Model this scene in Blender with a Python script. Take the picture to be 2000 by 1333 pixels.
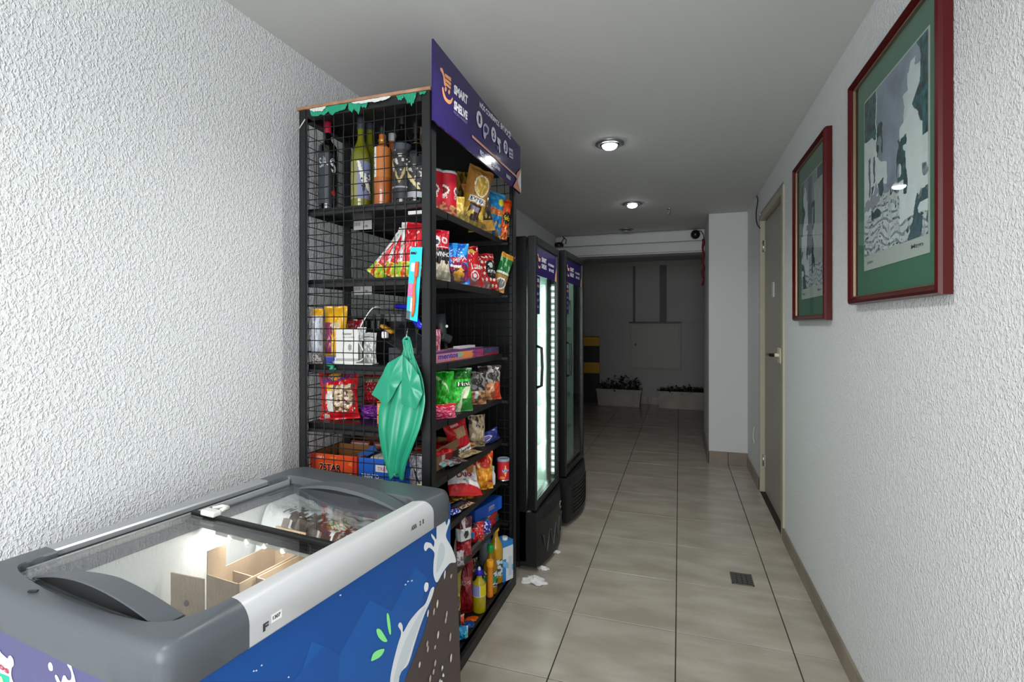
import bpy, bmesh, math, random
from mathutils import Vector, Matrix, noise
from mathutils.geometry import tessellate_polygon
PI = math.pi
SC = bpy.context.scene
COL = SC.collection
for _o in list(bpy.data.objects): bpy.data.objects.remove(_o)

# ------------------------------------------------------------------ camera, world, lights, exposure
FPX, YAW, SHY, EYE = 996.23, 0.3172, -31.18, 1.312
cd = bpy.data.cameras.new('camera'); cam = bpy.data.objects.new('camera', cd); COL.objects.link(cam)
cam.location = (0, 0, EYE); cam.rotation_euler = (PI/2, 0, YAW)
cd.sensor_width = 36; cd.lens = FPX/2000*36; cd.shift_y = SHY/2000; cd.clip_start = 0.02
SC.camera = cam
SC.view_settings.view_transform = 'Standard'; SC.view_settings.look = 'None'
SC.view_settings.exposure = 0.0; SC.view_settings.gamma = 1; SC.view_settings.use_curve_mapping = False
W = bpy.data.worlds.new('world'); SC.world = W; W.use_nodes = True
W.node_tree.nodes['Background'].inputs[0].default_value = (0.88, 0.94, 1.0, 1)
W.node_tree.nodes['Background'].inputs[1].default_value = 0.35

def area(name, loc, rot, sx, sy, power, col=(1, 1, 1)):
    d = bpy.data.lights.new(name, 'AREA'); d.shape = 'RECTANGLE'; d.size = sx; d.size_y = sy; d.energy = power; d.color = col
    o = bpy.data.objects.new(name, d); COL.objects.link(o); o.location = loc; o.rotation_euler = rot
    return o
# broad fill light added behind the camera, standing in for unseen room light
area('fill_from_behind', (-0.25, -1.55, 1.35), (PI/2, 0, 0), 1.9, 2.0, 102, (0.965, 0.985, 1.0))

def spot(name, loc, power, ang=150, blend=0.9, rad=0.045, col=(1, 0.985, 0.96)):
    d = bpy.data.lights.new(name, 'SPOT'); d.energy = power; d.spot_size = math.radians(ang); d.spot_blend = blend
    d.shadow_soft_size = rad; d.color = col
    o = bpy.data.objects.new(name, d); COL.objects.link(o); o.location = loc
    return o
for _y, _p in ((1.44, 34), (2.993, 26), (4.543, 15), (-0.1, 40)):
    spot('downlight_beam', (-0.388, _y, 2.325), _p)

# ------------------------------------------------------------------ photo-measured geometry helpers
CY, SY = math.cos(YAW), math.sin(YAW)
def ray(px, py):
    a = (px-1000)/FPX; b = -(py-666.5-SHY)/FPX
    return (-SY+CY*a, CY+SY*a, b)
def up(px, py, ax, v):
    d = ray(px, py); i = 'xyz'.index(ax); o = (0, 0, EYE); k = (v-o[i])/d[i]
    return Vector((k*d[0], k*d[1], EYE+k*d[2]))
def wx(px, Y): return up(px, 600, 'y', Y).x
def wy(px, X): return up(px, 600, 'x', X).y
def depth(X, Y): return Y*CY - X*SY
def wz(X, Y, py): return EYE+(635.32-py)*depth(X, Y)/FPX

# ------------------------------------------------------------------ colours and materials
def lin(c): c = c/255.0; return c/12.92 if c <= 0.04045 else ((c+0.055)/1.055)**2.4
def H(h, a=1.0):
    if not isinstance(h, str): return h
    h = h.lstrip('#'); return (lin(int(h[0:2], 16)), lin(int(h[2:4], 16)), lin(int(h[4:6], 16)), a)
MATS = {}
def mat(name, col='#808080', rough=0.5, metal=0.0, emit=0, trans=0.0, ior=1.45, attr=False, coat=0.0, spec=0.5, alpha=1.0, ecol=None):
    if name in MATS: return MATS[name]
    m = bpy.data.materials.new(name); m.use_nodes = True; nt = m.node_tree; b = nt.nodes['Principled BSDF']
    b.inputs['Base Color'].default_value = H(col); b.inputs['Roughness'].default_value = rough; b.inputs['Metallic'].default_value = metal
    b.inputs['IOR'].default_value = ior; b.inputs['Transmission Weight'].default_value = trans
    b.inputs['Coat Weight'].default_value = coat; b.inputs['Specular IOR Level'].default_value = spec; b.inputs['Alpha'].default_value = alpha
    if emit: b.inputs['Emission Color'].default_value = H(ecol or col); b.inputs['Emission Strength'].default_value = emit
    if attr:
        a = nt.nodes.new('ShaderNodeAttribute'); a.attribute_name = 'Col'; nt.links.new(a.outputs['Color'], b.inputs['Base Color'])
    MATS[name] = m; return m
def nodes_of(m): return m.node_tree.nodes, m.node_tree.links, m.node_tree.nodes['Principled BSDF']
def add_noise_col(m, c1, c2, scale, detail=4, stretch=(1, 1, 1), lo=0.35, hi=0.65, rough=None):
    n, l, b = nodes_of(m)
    tc = n.new('ShaderNodeNewGeometry'); mp = n.new('ShaderNodeMapping'); mp.inputs['Scale'].default_value = stretch
    nz = n.new('ShaderNodeTexNoise'); nz.inputs['Scale'].default_value = scale; nz.inputs['Detail'].default_value = detail
    cr = n.new('ShaderNodeValToRGB'); cr.color_ramp.elements[0].position = lo; cr.color_ramp.elements[1].position = hi
    cr.color_ramp.elements[0].color = H(c1); cr.color_ramp.elements[1].color = H(c2)
    l.new(tc.outputs['Position'], mp.inputs['Vector']); l.new(mp.outputs['Vector'], nz.inputs['Vector'])
    l.new(nz.outputs['Fac'], cr.inputs['Fac']); l.new(cr.outputs['Color'], b.inputs['Base Color'])
    return m
def add_bump(m, scale, strength, dist, detail=2, vor=False, stretch=(1, 1, 1)):
    n, l, b = nodes_of(m)
    tc = n.new('ShaderNodeNewGeometry'); mp = n.new('ShaderNodeMapping'); mp.inputs['Scale'].default_value = stretch
    nz = n.new('ShaderNodeTexNoise'); nz.inputs['Scale'].default_value = scale; nz.inputs['Detail'].default_value = detail
    l.new(tc.outputs['Position'], mp.inputs['Vector']); l.new(mp.outputs['Vector'], nz.inputs['Vector'])
    bp = n.new('ShaderNodeBump'); bp.inputs['Strength'].default_value = strength; bp.inputs['Distance'].default_value = dist
    src = nz.outputs['Fac']
    if vor:
        ad = n.new('ShaderNodeMixRGB'); ad.blend_type = 'ADD'; ad.inputs['Fac'].default_value = 0.022
        vo = n.new('ShaderNodeTexVoronoi'); vo.feature = 'SMOOTH_F1'; vo.inputs['Scale'].default_value = scale*0.85; vo.inputs['Smoothness'].default_value = 0.5
        nd = n.new('ShaderNodeTexNoise'); nd.inputs['Scale'].default_value = scale*0.8
        l.new(mp.outputs['Vector'], nd.inputs['Vector'])
        l.new(mp.outputs['Vector'], ad.inputs['Color1']); l.new(nd.outputs['Color'], ad.inputs['Color2']); l.new(ad.outputs['Color'], vo.inputs['Vector'])
        cr = n.new('ShaderNodeValToRGB'); cr.color_ramp.elements[0].position = 0.12; cr.color_ramp.elements[1].position = 0.6
        cr.color_ramp.elements[0].color = (1, 1, 1, 1); cr.color_ramp.elements[1].color = (0, 0, 0, 1)
        l.new(vo.outputs['Distance'], cr.inputs['Fac'])
        mx = n.new('ShaderNodeMixRGB'); mx.inputs['Fac'].default_value = 0.45
        l.new(cr.outputs['Color'], mx.inputs['Color1']); l.new(nz.outputs['Fac'], mx.inputs['Color2']); src = mx.outputs['Color']
    l.new(src, bp.inputs['Height']); l.new(bp.outputs['Normal'], b.inputs['Normal'])
    return m

M_WALL = add_bump(mat('stippled_white_plaster', '#d8dadb', 0.72, spec=0.35), 138, 0.66, 0.0062, 3, True, (1, 1, 0.75))
M_PLAIN = add_bump(mat('plain_white_paint', '#c6c7c8', 0.7), 40, 0.15, 0.002)
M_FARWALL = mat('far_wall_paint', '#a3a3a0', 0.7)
M_CEIL = add_bump(mat('ceiling_paint', '#c4c5c2', 0.8), 9, 0.12, 0.006)
M_TILE = add_bump(add_noise_col(mat('ceramic_floor_tile', rough=0.24, spec=0.5), '#968f82', '#aaa397', 3.2, 6, (1, 2.6, 1)), 5, 0.03, 0.004)
M_GROUT = mat('dark_grout', '#2e2a24', 0.9)
M_SKIRT = add_noise_col(mat('skirting_tile', rough=0.3), '#72675a', '#857a6b', 6)
M_BLACK = mat('black_powder_coat', '#141517', 0.42)
M_BLACK2 = mat('black_steel_wire', '#101012', 0.5)
M_BGLOSS = mat('black_plastic_satin', '#101113', 0.3)
M_FILM = mat('glossy_printed_film', rough=0.22, attr=True, coat=0.3)
add_bump(M_FILM, 55, 0.35, 0.004, 2)
M_CARD = mat('printed_card', rough=0.5, attr=True)
M_INK = mat('flat_print', rough=0.45, attr=True)
M_GLASS = mat('clear_glass', '#ffffff', 0.02, trans=1.0, ior=1.45)
def thin_glass(name, tint, refl=0.08):
    m = bpy.data.materials.new(name); m.use_nodes = True; n = m.node_tree.nodes; l = m.node_tree.links; n.clear()
    out = n.new('ShaderNodeOutputMaterial'); t = n.new('ShaderNodeBsdfTransparent'); t.inputs[0].default_value = H(tint)
    g = n.new('ShaderNodeBsdfGlossy'); g.inputs['Roughness'].default_value = 0.015
    lw = n.new('ShaderNodeLayerWeight'); lw.inputs['Blend'].default_value = 0.5
    pw = n.new('ShaderNodeMath'); pw.operation = 'POWER'; pw.inputs[1].default_value = 4.5; ma = n.new('ShaderNodeMath'); ma.operation = 'MULTIPLY_ADD'; ma.inputs[1].default_value = 0.95; ma.inputs[2].default_value = refl*0.5
    l.new(lw.outputs['Facing'], pw.inputs[0]); l.new(pw.outputs[0], ma.inputs[0])
    mx = n.new('ShaderNodeMixShader'); l.new(ma.outputs[0], mx.inputs[0]); l.new(t.outputs[0], mx.inputs[1]); l.new(g.outputs[0], mx.inputs[2]); l.new(mx.outputs[0], out.inputs[0])
    return m
M_PANE = thin_glass('thin_window_glass', '#eef5f2')
M_PANE2 = thin_glass('thin_glass_neutral', '#eceeee')
M_PANE3 = thin_glass('cooler_glass', '#e6f0ec')
M_ACRYL = thin_glass('clear_acrylic', '#f4f6f6')

# ------------------------------------------------------------------ mesh builder
class MB:
    def __init__(s): s.v = []; s.f = []; s.mi = []; s.c = []; s.mats = []; s.sm = []
    def midx(s, m):
        if m not in s.mats: s.mats.append(m)
        return s.mats.index(m)
    def add(s, vs, fs, m, cols=None, smooth=False, xf=None):
        o = len(s.v); k = s.midx(m)
        if xf is not None: vs = [xf @ Vector(p) for p in vs]
        s.v += [tuple(p) for p in vs]
        for i, f in enumerate(fs):
            s.f.append(tuple(a+o for a in f)); s.mi.append(k); s.sm.append(smooth)
            c = cols[i] if isinstance(cols, list) else cols
            s.c.append(c or (0.5, 0.5, 0.5, 1))
        return s
    def box(s, x0, x1, y0, y1, z0, z1, m, col=None, xf=None, bv=0.0, open_top=False):
        x0, x1 = min(x0, x1), max(x0, x1); y0, y1 = min(y0, y1), max(y0, y1); z0, z1 = min(z0, z1), max(z0, z1)
        bv = min(bv, 0.45*min(x1-x0, y1-y0, z1-z0))
        col = H(col) if col else None
        if bv > 0:
            bm = bmesh.new(); bmesh.ops.create_cube(bm, size=1)
            for v in bm.verts: v.co = Vector(((x0+x1)/2+v.co.x*(x1-x0), (y0+y1)/2+v.co.y*(y1-y0), (z0+z1)/2+v.co.z*(z1-z0)))
            bmesh.ops.bevel(bm, geom=bm.edges[:], offset=bv, segments=1 if bv < 0.004 else 2, affect='EDGES', profile=0.5)
            bm.verts.index_update()
            s.add([v.co.copy() for v in bm.verts], [tuple(v.index for v in f.verts) for f in bm.faces], m, col, False, xf); bm.free(); return s
        vs = [(x0, y0, z0), (x1, y0, z0), (x1, y1, z0), (x0, y1, z0), (x0, y0, z1), (x1, y0, z1), (x1, y1, z1), (x0, y1, z1)]
        fs = [(3, 2, 1, 0), (0, 1, 5, 4), (1, 2, 6, 5), (2, 3, 7, 6), (3, 0, 4, 7)]
        if not open_top: fs.append((4, 5, 6, 7))
        return s.add(vs, fs, m, col, False, xf)
    def tube(s, pts, r, m, n=8, col=None, caps=True, xf=None):
        pts = [Vector(p) for p in pts]; vs = []; fs = []; prev = None
        for i, p in enumerate(pts):
            t = (pts[min(i+1, len(pts)-1)]-pts[max(i-1, 0)]).normalized()
            a = Vector((0, 0, 1)) if abs(t.z) < 0.9 else Vector((1, 0, 0))
            if prev is not None: a = prev
            u = (a - t*a.dot(t)).normalized(); w = t.cross(u); prev = u
            rr = r[i] if isinstance(r, (list, tuple)) else r
            for k in range(n): q = 2*PI*k/n; vs.append(p+(u*math.cos(q)+w*math.sin(q))*rr)
        for i in range(len(pts)-1):
            for k in range(n): fs.append((i*n+k, i*n+(k+1) % n, (i+1)*n+(k+1) % n, (i+1)*n+k))
        if caps: fs.append(tuple(range(n))[::-1]); fs.append(tuple((len(pts)-1)*n+k for k in range(n)))
        return s.add(vs, fs, m, H(col) if col else None, n > 4, xf)
    def lathe(s, prof, m, n=24, xf=None, colf=None, col=None, caps=True, c=(0, 0)):
        vs = []; fs = []; cols = []
        for r, z in prof:
            for k in range(n):
                q = -PI/2+PI+2*PI*k/n   # seam at the back, u=0.5 faces -y
                vs.append((c[0]+r*math.cos(q), c[1]+r*math.sin(q), z))
        zz = [p[1] for p in prof]; z0, z1 = min(zz), max(zz)
        for i in range(len(prof)-1):
            for k in range(n):
                fs.append((i*n+k, i*n+(k+1) % n, (i+1)*n+(k+1) % n, (i+1)*n+k))
                if colf: cols.append(colf((k+0.5)/n, ((prof[i][1]+prof[i+1][1])/2-z0)/max(1e-6, z1-z0)))
        s.add(vs, fs, m, cols if colf else (H(col) if col else None), True, xf)
        if caps:
            L = len(prof)-1
            s.add([vs[k] for k in range(n)], [tuple(range(n))[::-1]], m, colf(0.5, 0.0) if colf else (H(col) if col else None), False, xf)
            s.add([vs[L*n+k] for k in range(n)], [tuple(range(n))], m, colf(0.5, 1.0) if colf else (H(col) if col else None), False, xf)
        return s
    def poly(s, pts3, m, col=None, xf=None):   # planar polygon, tessellated
        pts3 = [Vector(p) for p in pts3]
        tris = tessellate_polygon([pts3])
        n = Vector((0, 0, 0))
        for i in range(len(pts3)): n += pts3[i].cross(pts3[(i+1) % len(pts3)])
        fs = []
        for t in tris:
            a, b, c = t
            nn = (pts3[b]-pts3[a]).cross(pts3[c]-pts3[a])
            fs.append((a, b, c) if nn.dot(n) > 0 else (a, c, b))
        return s.add(pts3, fs, m, H(col) if col else None, False, xf)
    def build(s, name, parent=None, loc=None, rot=None, mtx=None):
        me = bpy.data.meshes.new(name); me.from_pydata(s.v, [], s.f)
        for m in s.mats: me.materials.append(m)
        me.polygons.foreach_set('material_index', s.mi); me.polygons.foreach_set('use_smooth', s.sm)
        a = me.color_attributes.new('Col', 'FLOAT_COLOR', 'CORNER'); buf = []
        for f, c in zip(s.f, s.c): buf += list(c)*len(f)
        a.data.foreach_set('color', buf); me.update()
        o = bpy.data.objects.new(name, me); COL.objects.link(o)
        if parent is not None: o.parent = parent
        if loc is not None: o.location = loc
        if rot is not None: o.rotation_euler = rot
        if mtx is not None: o.matrix_local = mtx
        return o
def tag(o, label=None, cat=None, group=None, kind=None):
    if label: o['label'] = label
    if cat: o['category'] = cat
    if group: o['group'] = group
    if kind: o['kind'] = kind
    return o
def empty(name, label=None, cat=None, loc=(0, 0, 0), rot=(0, 0, 0), group=None):
    o = bpy.data.objects.new(name, None); COL.objects.link(o); o.location = loc; o.rotation_euler = rot; o.empty_display_size = 0.05
    return tag(o, label, cat, group)
def struct(name, b, parent=None, **k):
    o = b.build(name, parent, **k)
    if parent is None: o['kind'] = 'structure'
    return o

# text as triangles: returns (verts2d, tris), normalised to cap height 1, starting at x = 0
_TC = {}
def glyphs(t, bold=0.0):
    k = (t, bold)
    if k in _TC: return _TC[k]
    cu = bpy.data.curves.new('t', 'FONT'); cu.body = t; cu.size = 1; cu.resolution_u = 3; cu.offset = bold
    o = bpy.data.objects.new('t', cu); COL.objects.link(o)
    me = bpy.data.meshes.new_from_object(o)
    me.calc_loop_triangles()
    vs = [(v.co.x, v.co.y) for v in me.vertices]; fs = [tuple(t_.vertices) for t_ in me.loop_triangles]
    bpy.data.objects.remove(o); bpy.data.curves.remove(cu); bpy.data.meshes.remove(me)
    if vs:
        x0 = min(p[0] for p in vs); x1 = max(p[0] for p in vs); y0 = min(p[1] for p in vs); y1 = max(p[1] for p in vs)
        sx = 1/max(1e-6, x1-x0); sy = 1/max(1e-6, y1-y0); vs = [((p[0]-x0)*sx, (p[1]-y0)*sy) for p in vs]
    _TC[k] = (vs, fs); return _TC[k]
def text_on(b, t, fmap, x0, y0, x1, y1, col, m=None, bold=0.02, rot=0.0, flip=False):
    """place text in the box of the surface coordinates (u,v); fmap(u,v)->Vector"""
    vs, fs = glyphs(t, bold); cx, cy = (x0+x1)/2, (y0+y1)/2
    P = []
    for (a, c) in vs:
        X = x0+(x1-x0)*a; Y = y0+(y1-y0)*c
        if rot: dx, dy = X-cx, Y-cy; X = cx+dx*math.cos(rot)-dy*math.sin(rot); Y = cy+dx*math.sin(rot)+dy*math.cos(rot)
        P.append(fmap(X, Y))
    if flip: fs = [f[::-1] for f in fs]
    b.add(P, fs, m or M_INK, H(col))
def smooth_loop(pts, k=4, closed=True):
    out = []; n = len(pts)
    for i in range(n if closed else n-1):
        g = lambda j: pts[j % n] if closed else pts[max(0, min(n-1, j))]
        p0, p1, p2, p3 = g(i-1), g(i), g(i+1), g(i+2)
        for j in range(k):
            t = j/k
            out.append(tuple(0.5*((2*p1[d])+(-p0[d]+p2[d])*t+(2*p0[d]-5*p1[d]+4*p2[d]-p3[d])*t*t+(-p0[d]+3*p1[d]-3*p2[d]+p3[d])*t**3) for d in range(len(p1))))
    if not closed: out.append(pts[-1])
    return out

# ------------------------------------------------------------------ print language for packaging: list of shapes on (u,v) in 0..1
def inpoly(x, y, P):
    r = False; j = len(P)-1
    for i in range(len(P)):
        if (P[i][1] > y) != (P[j][1] > y) and x < (P[j][0]-P[i][0])*(y-P[i][1])/(P[j][1]-P[i][1])+P[i][0]: r = not r
        j = i
    return r
def paint(shapes, base):
    base = H(base); sh = [(q[0],)+tuple(q[1:-1])+(H(q[-1]),) for q in shapes if q[0] != 't']
    def f(u, v):
        c = base
        for q in sh:
            k = q[0]
            if k == 'r':
                if q[1] <= u <= q[3] and q[2] <= v <= q[4]: c = q[5]
            elif k == 'e':
                if ((u-q[1])/q[3])**2+((v-q[2])/q[4])**2 <= 1: c = q[5]
            elif k == 'p':
                if inpoly(u, v, q[1]): c = q[2]
            elif k == 'n':   # noise blobs: scale, threshold, region
                if q[3] <= u <= q[5] and q[4] <= v <= q[6] and noise.noise(Vector((u*q[1], v*q[1]*1.3, q[1]*0.37))) > q[2]: c = q[7]
            elif k == 'y':   # rays from a point: cx, cy, count
                if int((math.atan2(v-q[2], u-q[1])/(2*PI)+0.5)*q[3]*2) % 2: c = q[4]
            elif k == 'd':   # dots: pitch, radius, region
                if q[3] <= u <= q[5] and q[4] <= v <= q[6]:
                    row = int(v/q[1]); fu = (u/q[1]+0.5*(row % 2)) % 1-0.5; fv = (v/q[1]) % 1-0.5
                    if fu*fu+fv*fv < q[2]**2: c = q[7]
        return c
    return f
def grid(b, fmap, nu, nv, m, colf, flip=False, smooth=True):
    vs = [fmap(i/nu, j/nv) for j in range(nv+1) for i in range(nu+1)]; fs = []; cs = []
    for j in range(nv):
        for i in range(nu):
            a = j*(nu+1)+i; q = (a, a+1, a+nu+2, a+nu+1); fs.append(q[::-1] if flip else q); cs.append(colf((i+0.5)/nu, (j+0.5)/nv))
    b.add(vs, fs, m, cs, smooth)
def texts(b, shapes, fmap, flip=False):
    for q in shapes:
        if q[0] == 't': text_on(b, q[1], fmap, q[2], q[3], q[4], q[5], q[6], bold=0.02, rot=(q[7] if len(q) > 7 else 0), flip=flip)

def bag(name, w, h, t, base, shapes, label, cat, loc, rz=0, lean=0, roll=0, seed=0, back=None, group=None, m=None, slump=0.0, seam=0.045, nu=40, nv=52, parent=None):
    """pillow bag with crimped ends; front faces -y"""
    rnd = Vector((seed*3.7, seed*1.3, seed*2.1)); b = MB(); m = m or M_FILM
    def S(u, v, side, off=0.0):
        s = 2*u-1
        e = max(0.0, min(v/seam, (1-v)/seam, 1.0)); body = max(0.0, min(1, (min(v, 1-v)-seam)/(0.5-seam)))
        th = 0.5*t*(math.sin(PI*0.5*min(1, body*1.35))**0.6)*max(0, (1-abs(s)**3.2))**0.75
        th *= (1+0.25*(0.5-v)*2*slump)
        n1 = noise.noise(Vector((u*4, v*5, side*5))+rnd); n2 = noise.noise(Vector((u*9, v*9, side*9))+rnd*2)
        n3 = 0.5-abs(noise.noise(Vector((u*6+v*2.5, v*4-u*3, side*3))+rnd*1.7)); n4 = 0.5-abs(noise.noise(Vector((u*13-v*6, v*8, side*3))+rnd))
        th += (0.10*t*n1+0.055*t*n2+0.16*t*(n3-0.3)+0.09*t*(n4-0.3))*min(1, body*5)*(1-abs(s)**4)
        wd = 1-0.10*math.sin(PI*body*0.5)+0.035*noise.noise(Vector((0, v*6, 3))+rnd)
        x = s*w/2*wd+0.012*w*noise.noise(Vector((u*3, v*8, 7))+rnd)
        yy = 0.05*t*math.sin(u*14+seed)*(1-min(1, body*6))+0.15*t*noise.noise(Vector((u*2, v*2, 9))+rnd)
        z = v*h+0.02*h*noise.noise(Vector((u*3, 2, seed)))*(v)
        return Vector((x, yy+side*(max(th, 0.0004)+off), z))
    cf = paint(shapes, base); bf = paint([], back or base)
    grid(b, lambda u, v: S(u, v, -1), nu, nv, m, cf)
    grid(b, lambda u, v: S(u, v, 1), max(6, nu//3), max(8, nv//3), m, bf, flip=True)
    texts(b, shapes, lambda u, v: S(min(1, max(0, u)), min(1, max(0, v)), -1, 0.0012))
    o = b.build(name, parent); place_obj(o, loc, rz, lean, roll)
    return tag(o, label, cat, group)
def place_obj(o, loc, rz=0, lean=0, roll=0):
    o.matrix_world = Matrix.Translation(Vector(loc)) @ Matrix.Rotation(math.radians(rz), 4, 'Z') @ Matrix.Rotation(math.radians(lean), 4, 'X') @ Matrix.Rotation(math.radians(roll), 4, 'Y')
def carton(name, w, d, h, base, front, label, cat, loc, rz=0, lean=0, roll=0, side=None, top=None, group=None, nu=30, nv=20, m=None, open_top=False, inner='#8a6238', parent=None):
    """box, front faces -y, origin at the centre of the base"""
    b = MB(); m = m or M_CARD; x0, x1, y0, y1 = -w/2, w/2, -d/2, d/2; k = 0.0006
    F = lambda u, v: Vector((x0+u*w, y0, v*h)); grid(b, F, nu, nv, m, paint(front, base), smooth=False); texts(b, front, lambda u, v: Vector((x0+u*w, y0-k, v*h)))
    sd = side or []
    R = lambda u, v: Vector((x1, y0+u*d, v*h)); grid(b, R, nu//2, nv, m, paint(sd, base), smooth=False); texts(b, sd, lambda u, v: Vector((x1+k, y0+u*d, v*h)))
    grid(b, lambda u, v: Vector((x0, y1-u*d, v*h)), 2, 2, m, paint([], base), smooth=False)
    grid(b, lambda u, v: Vector((x1-u*w, y1, v*h)), 2, 2, m, paint([], base), smooth=False)
    b.add([(x0, y0, 0), (x1, y0, 0), (x1, y1, 0), (x0, y1, 0)], [(3, 2, 1, 0)], m, H(base))
    if not open_top:
        tp = top or []
        grid(b, lambda u, v: Vector((x0+u*w, y0+v*d, h)), nu, max(2, nv//2), m, paint(tp, base), smooth=False); texts(b, tp, lambda u, v: Vector((x0+u*w, y0+v*d, h+k)))
    else:
        th = 0.002
        for a in (((x0+th, y0+th), (x1-th, y0+th)), ((x1-th, y0+th), (x1-th, y1-th)), ((x1-th, y1-th), (x0+th, y1-th)), ((x0+th, y1-th), (x0+th, y0+th))):
            (p, q), (r, s_) = a
            b.add([(p, q, th), (r, s_, th), (r, s_, h), (p, q, h)], [(3, 2, 1, 0)], m, H(inner))
        b.add([(x0+th, y0+th, th), (x1-th, y0+th, th), (x1-th, y1-th, th), (x0+th, y1-th, th)], [(0, 1, 2, 3)], m, H(inner))
        b.add([(x0, y0, h), (x1, y0, h), (x1, y1, h), (x0, y1, h), (x0+th, y0+th, h), (x1-th, y0+th, h), (x1-th, y1-th, h), (x0+th, y1-th, h)],
              [(0, 1, 5, 4), (1, 2, 6, 5), (2, 3, 7, 6), (3, 0, 4, 7)], m, H('#b99c73'))
    o = b.build(name, parent); place_obj(o, loc, rz, lean, roll)
    return tag(o, label, cat, group)
# ================================================================== THE ROOM
LX, RX, CZ, FY, BY = -1.405, 0.605, 2.369, 8.75, -1.9
# floor: grout bed + tiles
b = MB(); b.box(-2.6, 1.2, BY, FY+0.1, -0.05, -0.004, M_GROUT); floor = struct('floor', b)
TX0, TY0, TS = -0.4646, 2.2906, 0.45
random.seed(4)
tile_cache = {}
def tile_mesh(w, d):
    k = (round(w, 4), round(d, 4))
    if k not in tile_cache:
        t = MB(); t.box(-w/2, w/2, -d/2, d/2, -0.008, 0.0, M_TILE, bv=0.0012); o = t.build('tile'); tile_cache[k] = o.data; bpy.data.objects.remove(o)
    return tile_cache[k]
for i in range(-4, 5):
    for j in range(-6, 16):
        x0, x1 = TX0+i*TS, TX0+(i+1)*TS; y0, y1 = TY0+j*TS, TY0+(j+1)*TS
        if y1 > FY+0.05: y1 = FY
        lo, hi = (LX, RX+0.001) if y0 < 6.0 else (-2.3, 1.1)
        x0, x1 = max(x0, lo), min(x1, hi)
        if x1-x0 < 0.02 or y1-y0 < 0.05: continue
        g = 0.0022
        o = bpy.data.objects.new('tile', tile_mesh(x1-x0-2*g, y1-y0-2*g)); COL.objects.link(o); o.parent = floor
        o.location = ((x0+x1)/2, (y0+y1)/2, random.uniform(-0.0004, 0.0004))
b = MB(); b.box(-2.6, 1.2, BY, FY+0.1, CZ, CZ+0.1, M_CEIL); struct('ceiling', b)
b = MB(); b.box(LX-0.12, LX, BY, 6.25, 0, CZ, M_WALL); struct('wall_left', b)
# right wall around the door recess
DY0, DY1, DZ = 3.492, 4.455, 2.165
b = MB(); b.box(RX, RX+0.12, BY, DY0-0.005, 0, CZ, M_WALL); b.box(RX, RX+0.12, DY1+0.005, 6.25, 0, CZ, M_WALL); b.box(RX, RX+0.12, DY0-0.005, DY1+0.005, DZ+0.03, CZ, M_WALL)
b.box(RX+0.08, RX+0.12, DY0-0.005, DY1+0.005, 0, DZ+0.03, M_WALL)
struct('wall_right', b)
b = MB(); b.box(0.265, RX, 5.19, 6.25, 0, CZ, M_PLAIN, bv=0.004); column = struct('wall_column', b)
# far, unlit room
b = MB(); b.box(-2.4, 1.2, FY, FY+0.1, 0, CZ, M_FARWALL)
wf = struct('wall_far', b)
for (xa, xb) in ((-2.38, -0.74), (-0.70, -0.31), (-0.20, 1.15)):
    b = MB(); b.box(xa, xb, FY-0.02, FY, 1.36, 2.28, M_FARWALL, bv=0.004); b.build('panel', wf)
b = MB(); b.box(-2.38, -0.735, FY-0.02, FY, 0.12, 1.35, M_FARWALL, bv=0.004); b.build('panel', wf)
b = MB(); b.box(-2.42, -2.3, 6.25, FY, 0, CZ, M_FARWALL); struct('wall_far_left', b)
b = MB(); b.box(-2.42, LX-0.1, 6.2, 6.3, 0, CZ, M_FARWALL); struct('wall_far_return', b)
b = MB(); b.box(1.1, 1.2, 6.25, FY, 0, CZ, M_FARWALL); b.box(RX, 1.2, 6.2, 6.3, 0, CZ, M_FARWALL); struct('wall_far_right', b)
b = MB(); b.box(-2.6, 1.2, BY-0.1, BY, 0, CZ, M_PLAIN); struct('wall_back', b)
# header beam: two boarded bands with a groove between them
b = MB(); b.box(LX, 0.265, 6.0, 6.22, 2.118, CZ, M_PLAIN); hd = struct('trim_1', b)
for z0, z1, yy in ((2.243, 2.352, 5.955), (2.130, 2.231, 5.962)):
    b = MB(); b.box(LX, 0.262, yy, 6.0, z0, z1, M_PLAIN, bv=0.004); b.build('board', hd)
b = MB(); b.box(LX, 0.262, 5.95, 6.0, 2.112, 2.126, M_PLAIN, bv=0.003); b.build('lip', hd)
# skirting tiles
def skirt(name, a, b_, n, h, th=0.012, parent=None):
    """run of skirting tiles from a to b_ along the wall, n = outward normal"""
    a = Vector((a[0], a[1], 0)); b_ = Vector((b_[0], b_[1], 0)); n = Vector((n[0], n[1], 0)); L = (b_-a).length; d = (b_-a).normalized()
    q = MB(); e = a+n*0.004
    q.poly([a, b_, b_+n*(th-0.004), a+n*(th-0.004)], M_GROUT)
    q.v = []; q.f = []; q.mi = []; q.c = []; q.sm = []
    c = [a, b_, b_+n*(th-0.005), a+n*(th-0.005)]
    vs = [Vector((p.x, p.y, z)) for z in (0.0, h-0.003) for p in c]
    q.add(vs, [(0, 1, 5, 4), (1, 2, 6, 5), (2, 3, 7, 6), (3, 0, 4, 7), (4, 5, 6, 7)], M_GROUT)
    s = struct(name, q); t = 0.0
    while t < L-0.01:
        w = min(TS, L-t); k = MB(); k.box(0.0015, w-0.0015, 0, th-0.001, 0, h, M_SKIRT, bv=0.0015)
        o = k.build('skirting_tile', s)
        o.matrix_local = Matrix(((d.x, n.x, 0, (a+d*t).x), (d.y, n.y, 0, (a+d*t).y), (0, 0, 1, 0), (0, 0, 0, 1))); t += TS
    return s
skirt('baseboard_right', (RX, 0.31), (RX, 3.47), (-1, 0), 0.080)
skirt('baseboard_right_far', (RX, 4.47), (RX, 5.19), (-1, 0), 0.095)
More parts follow.
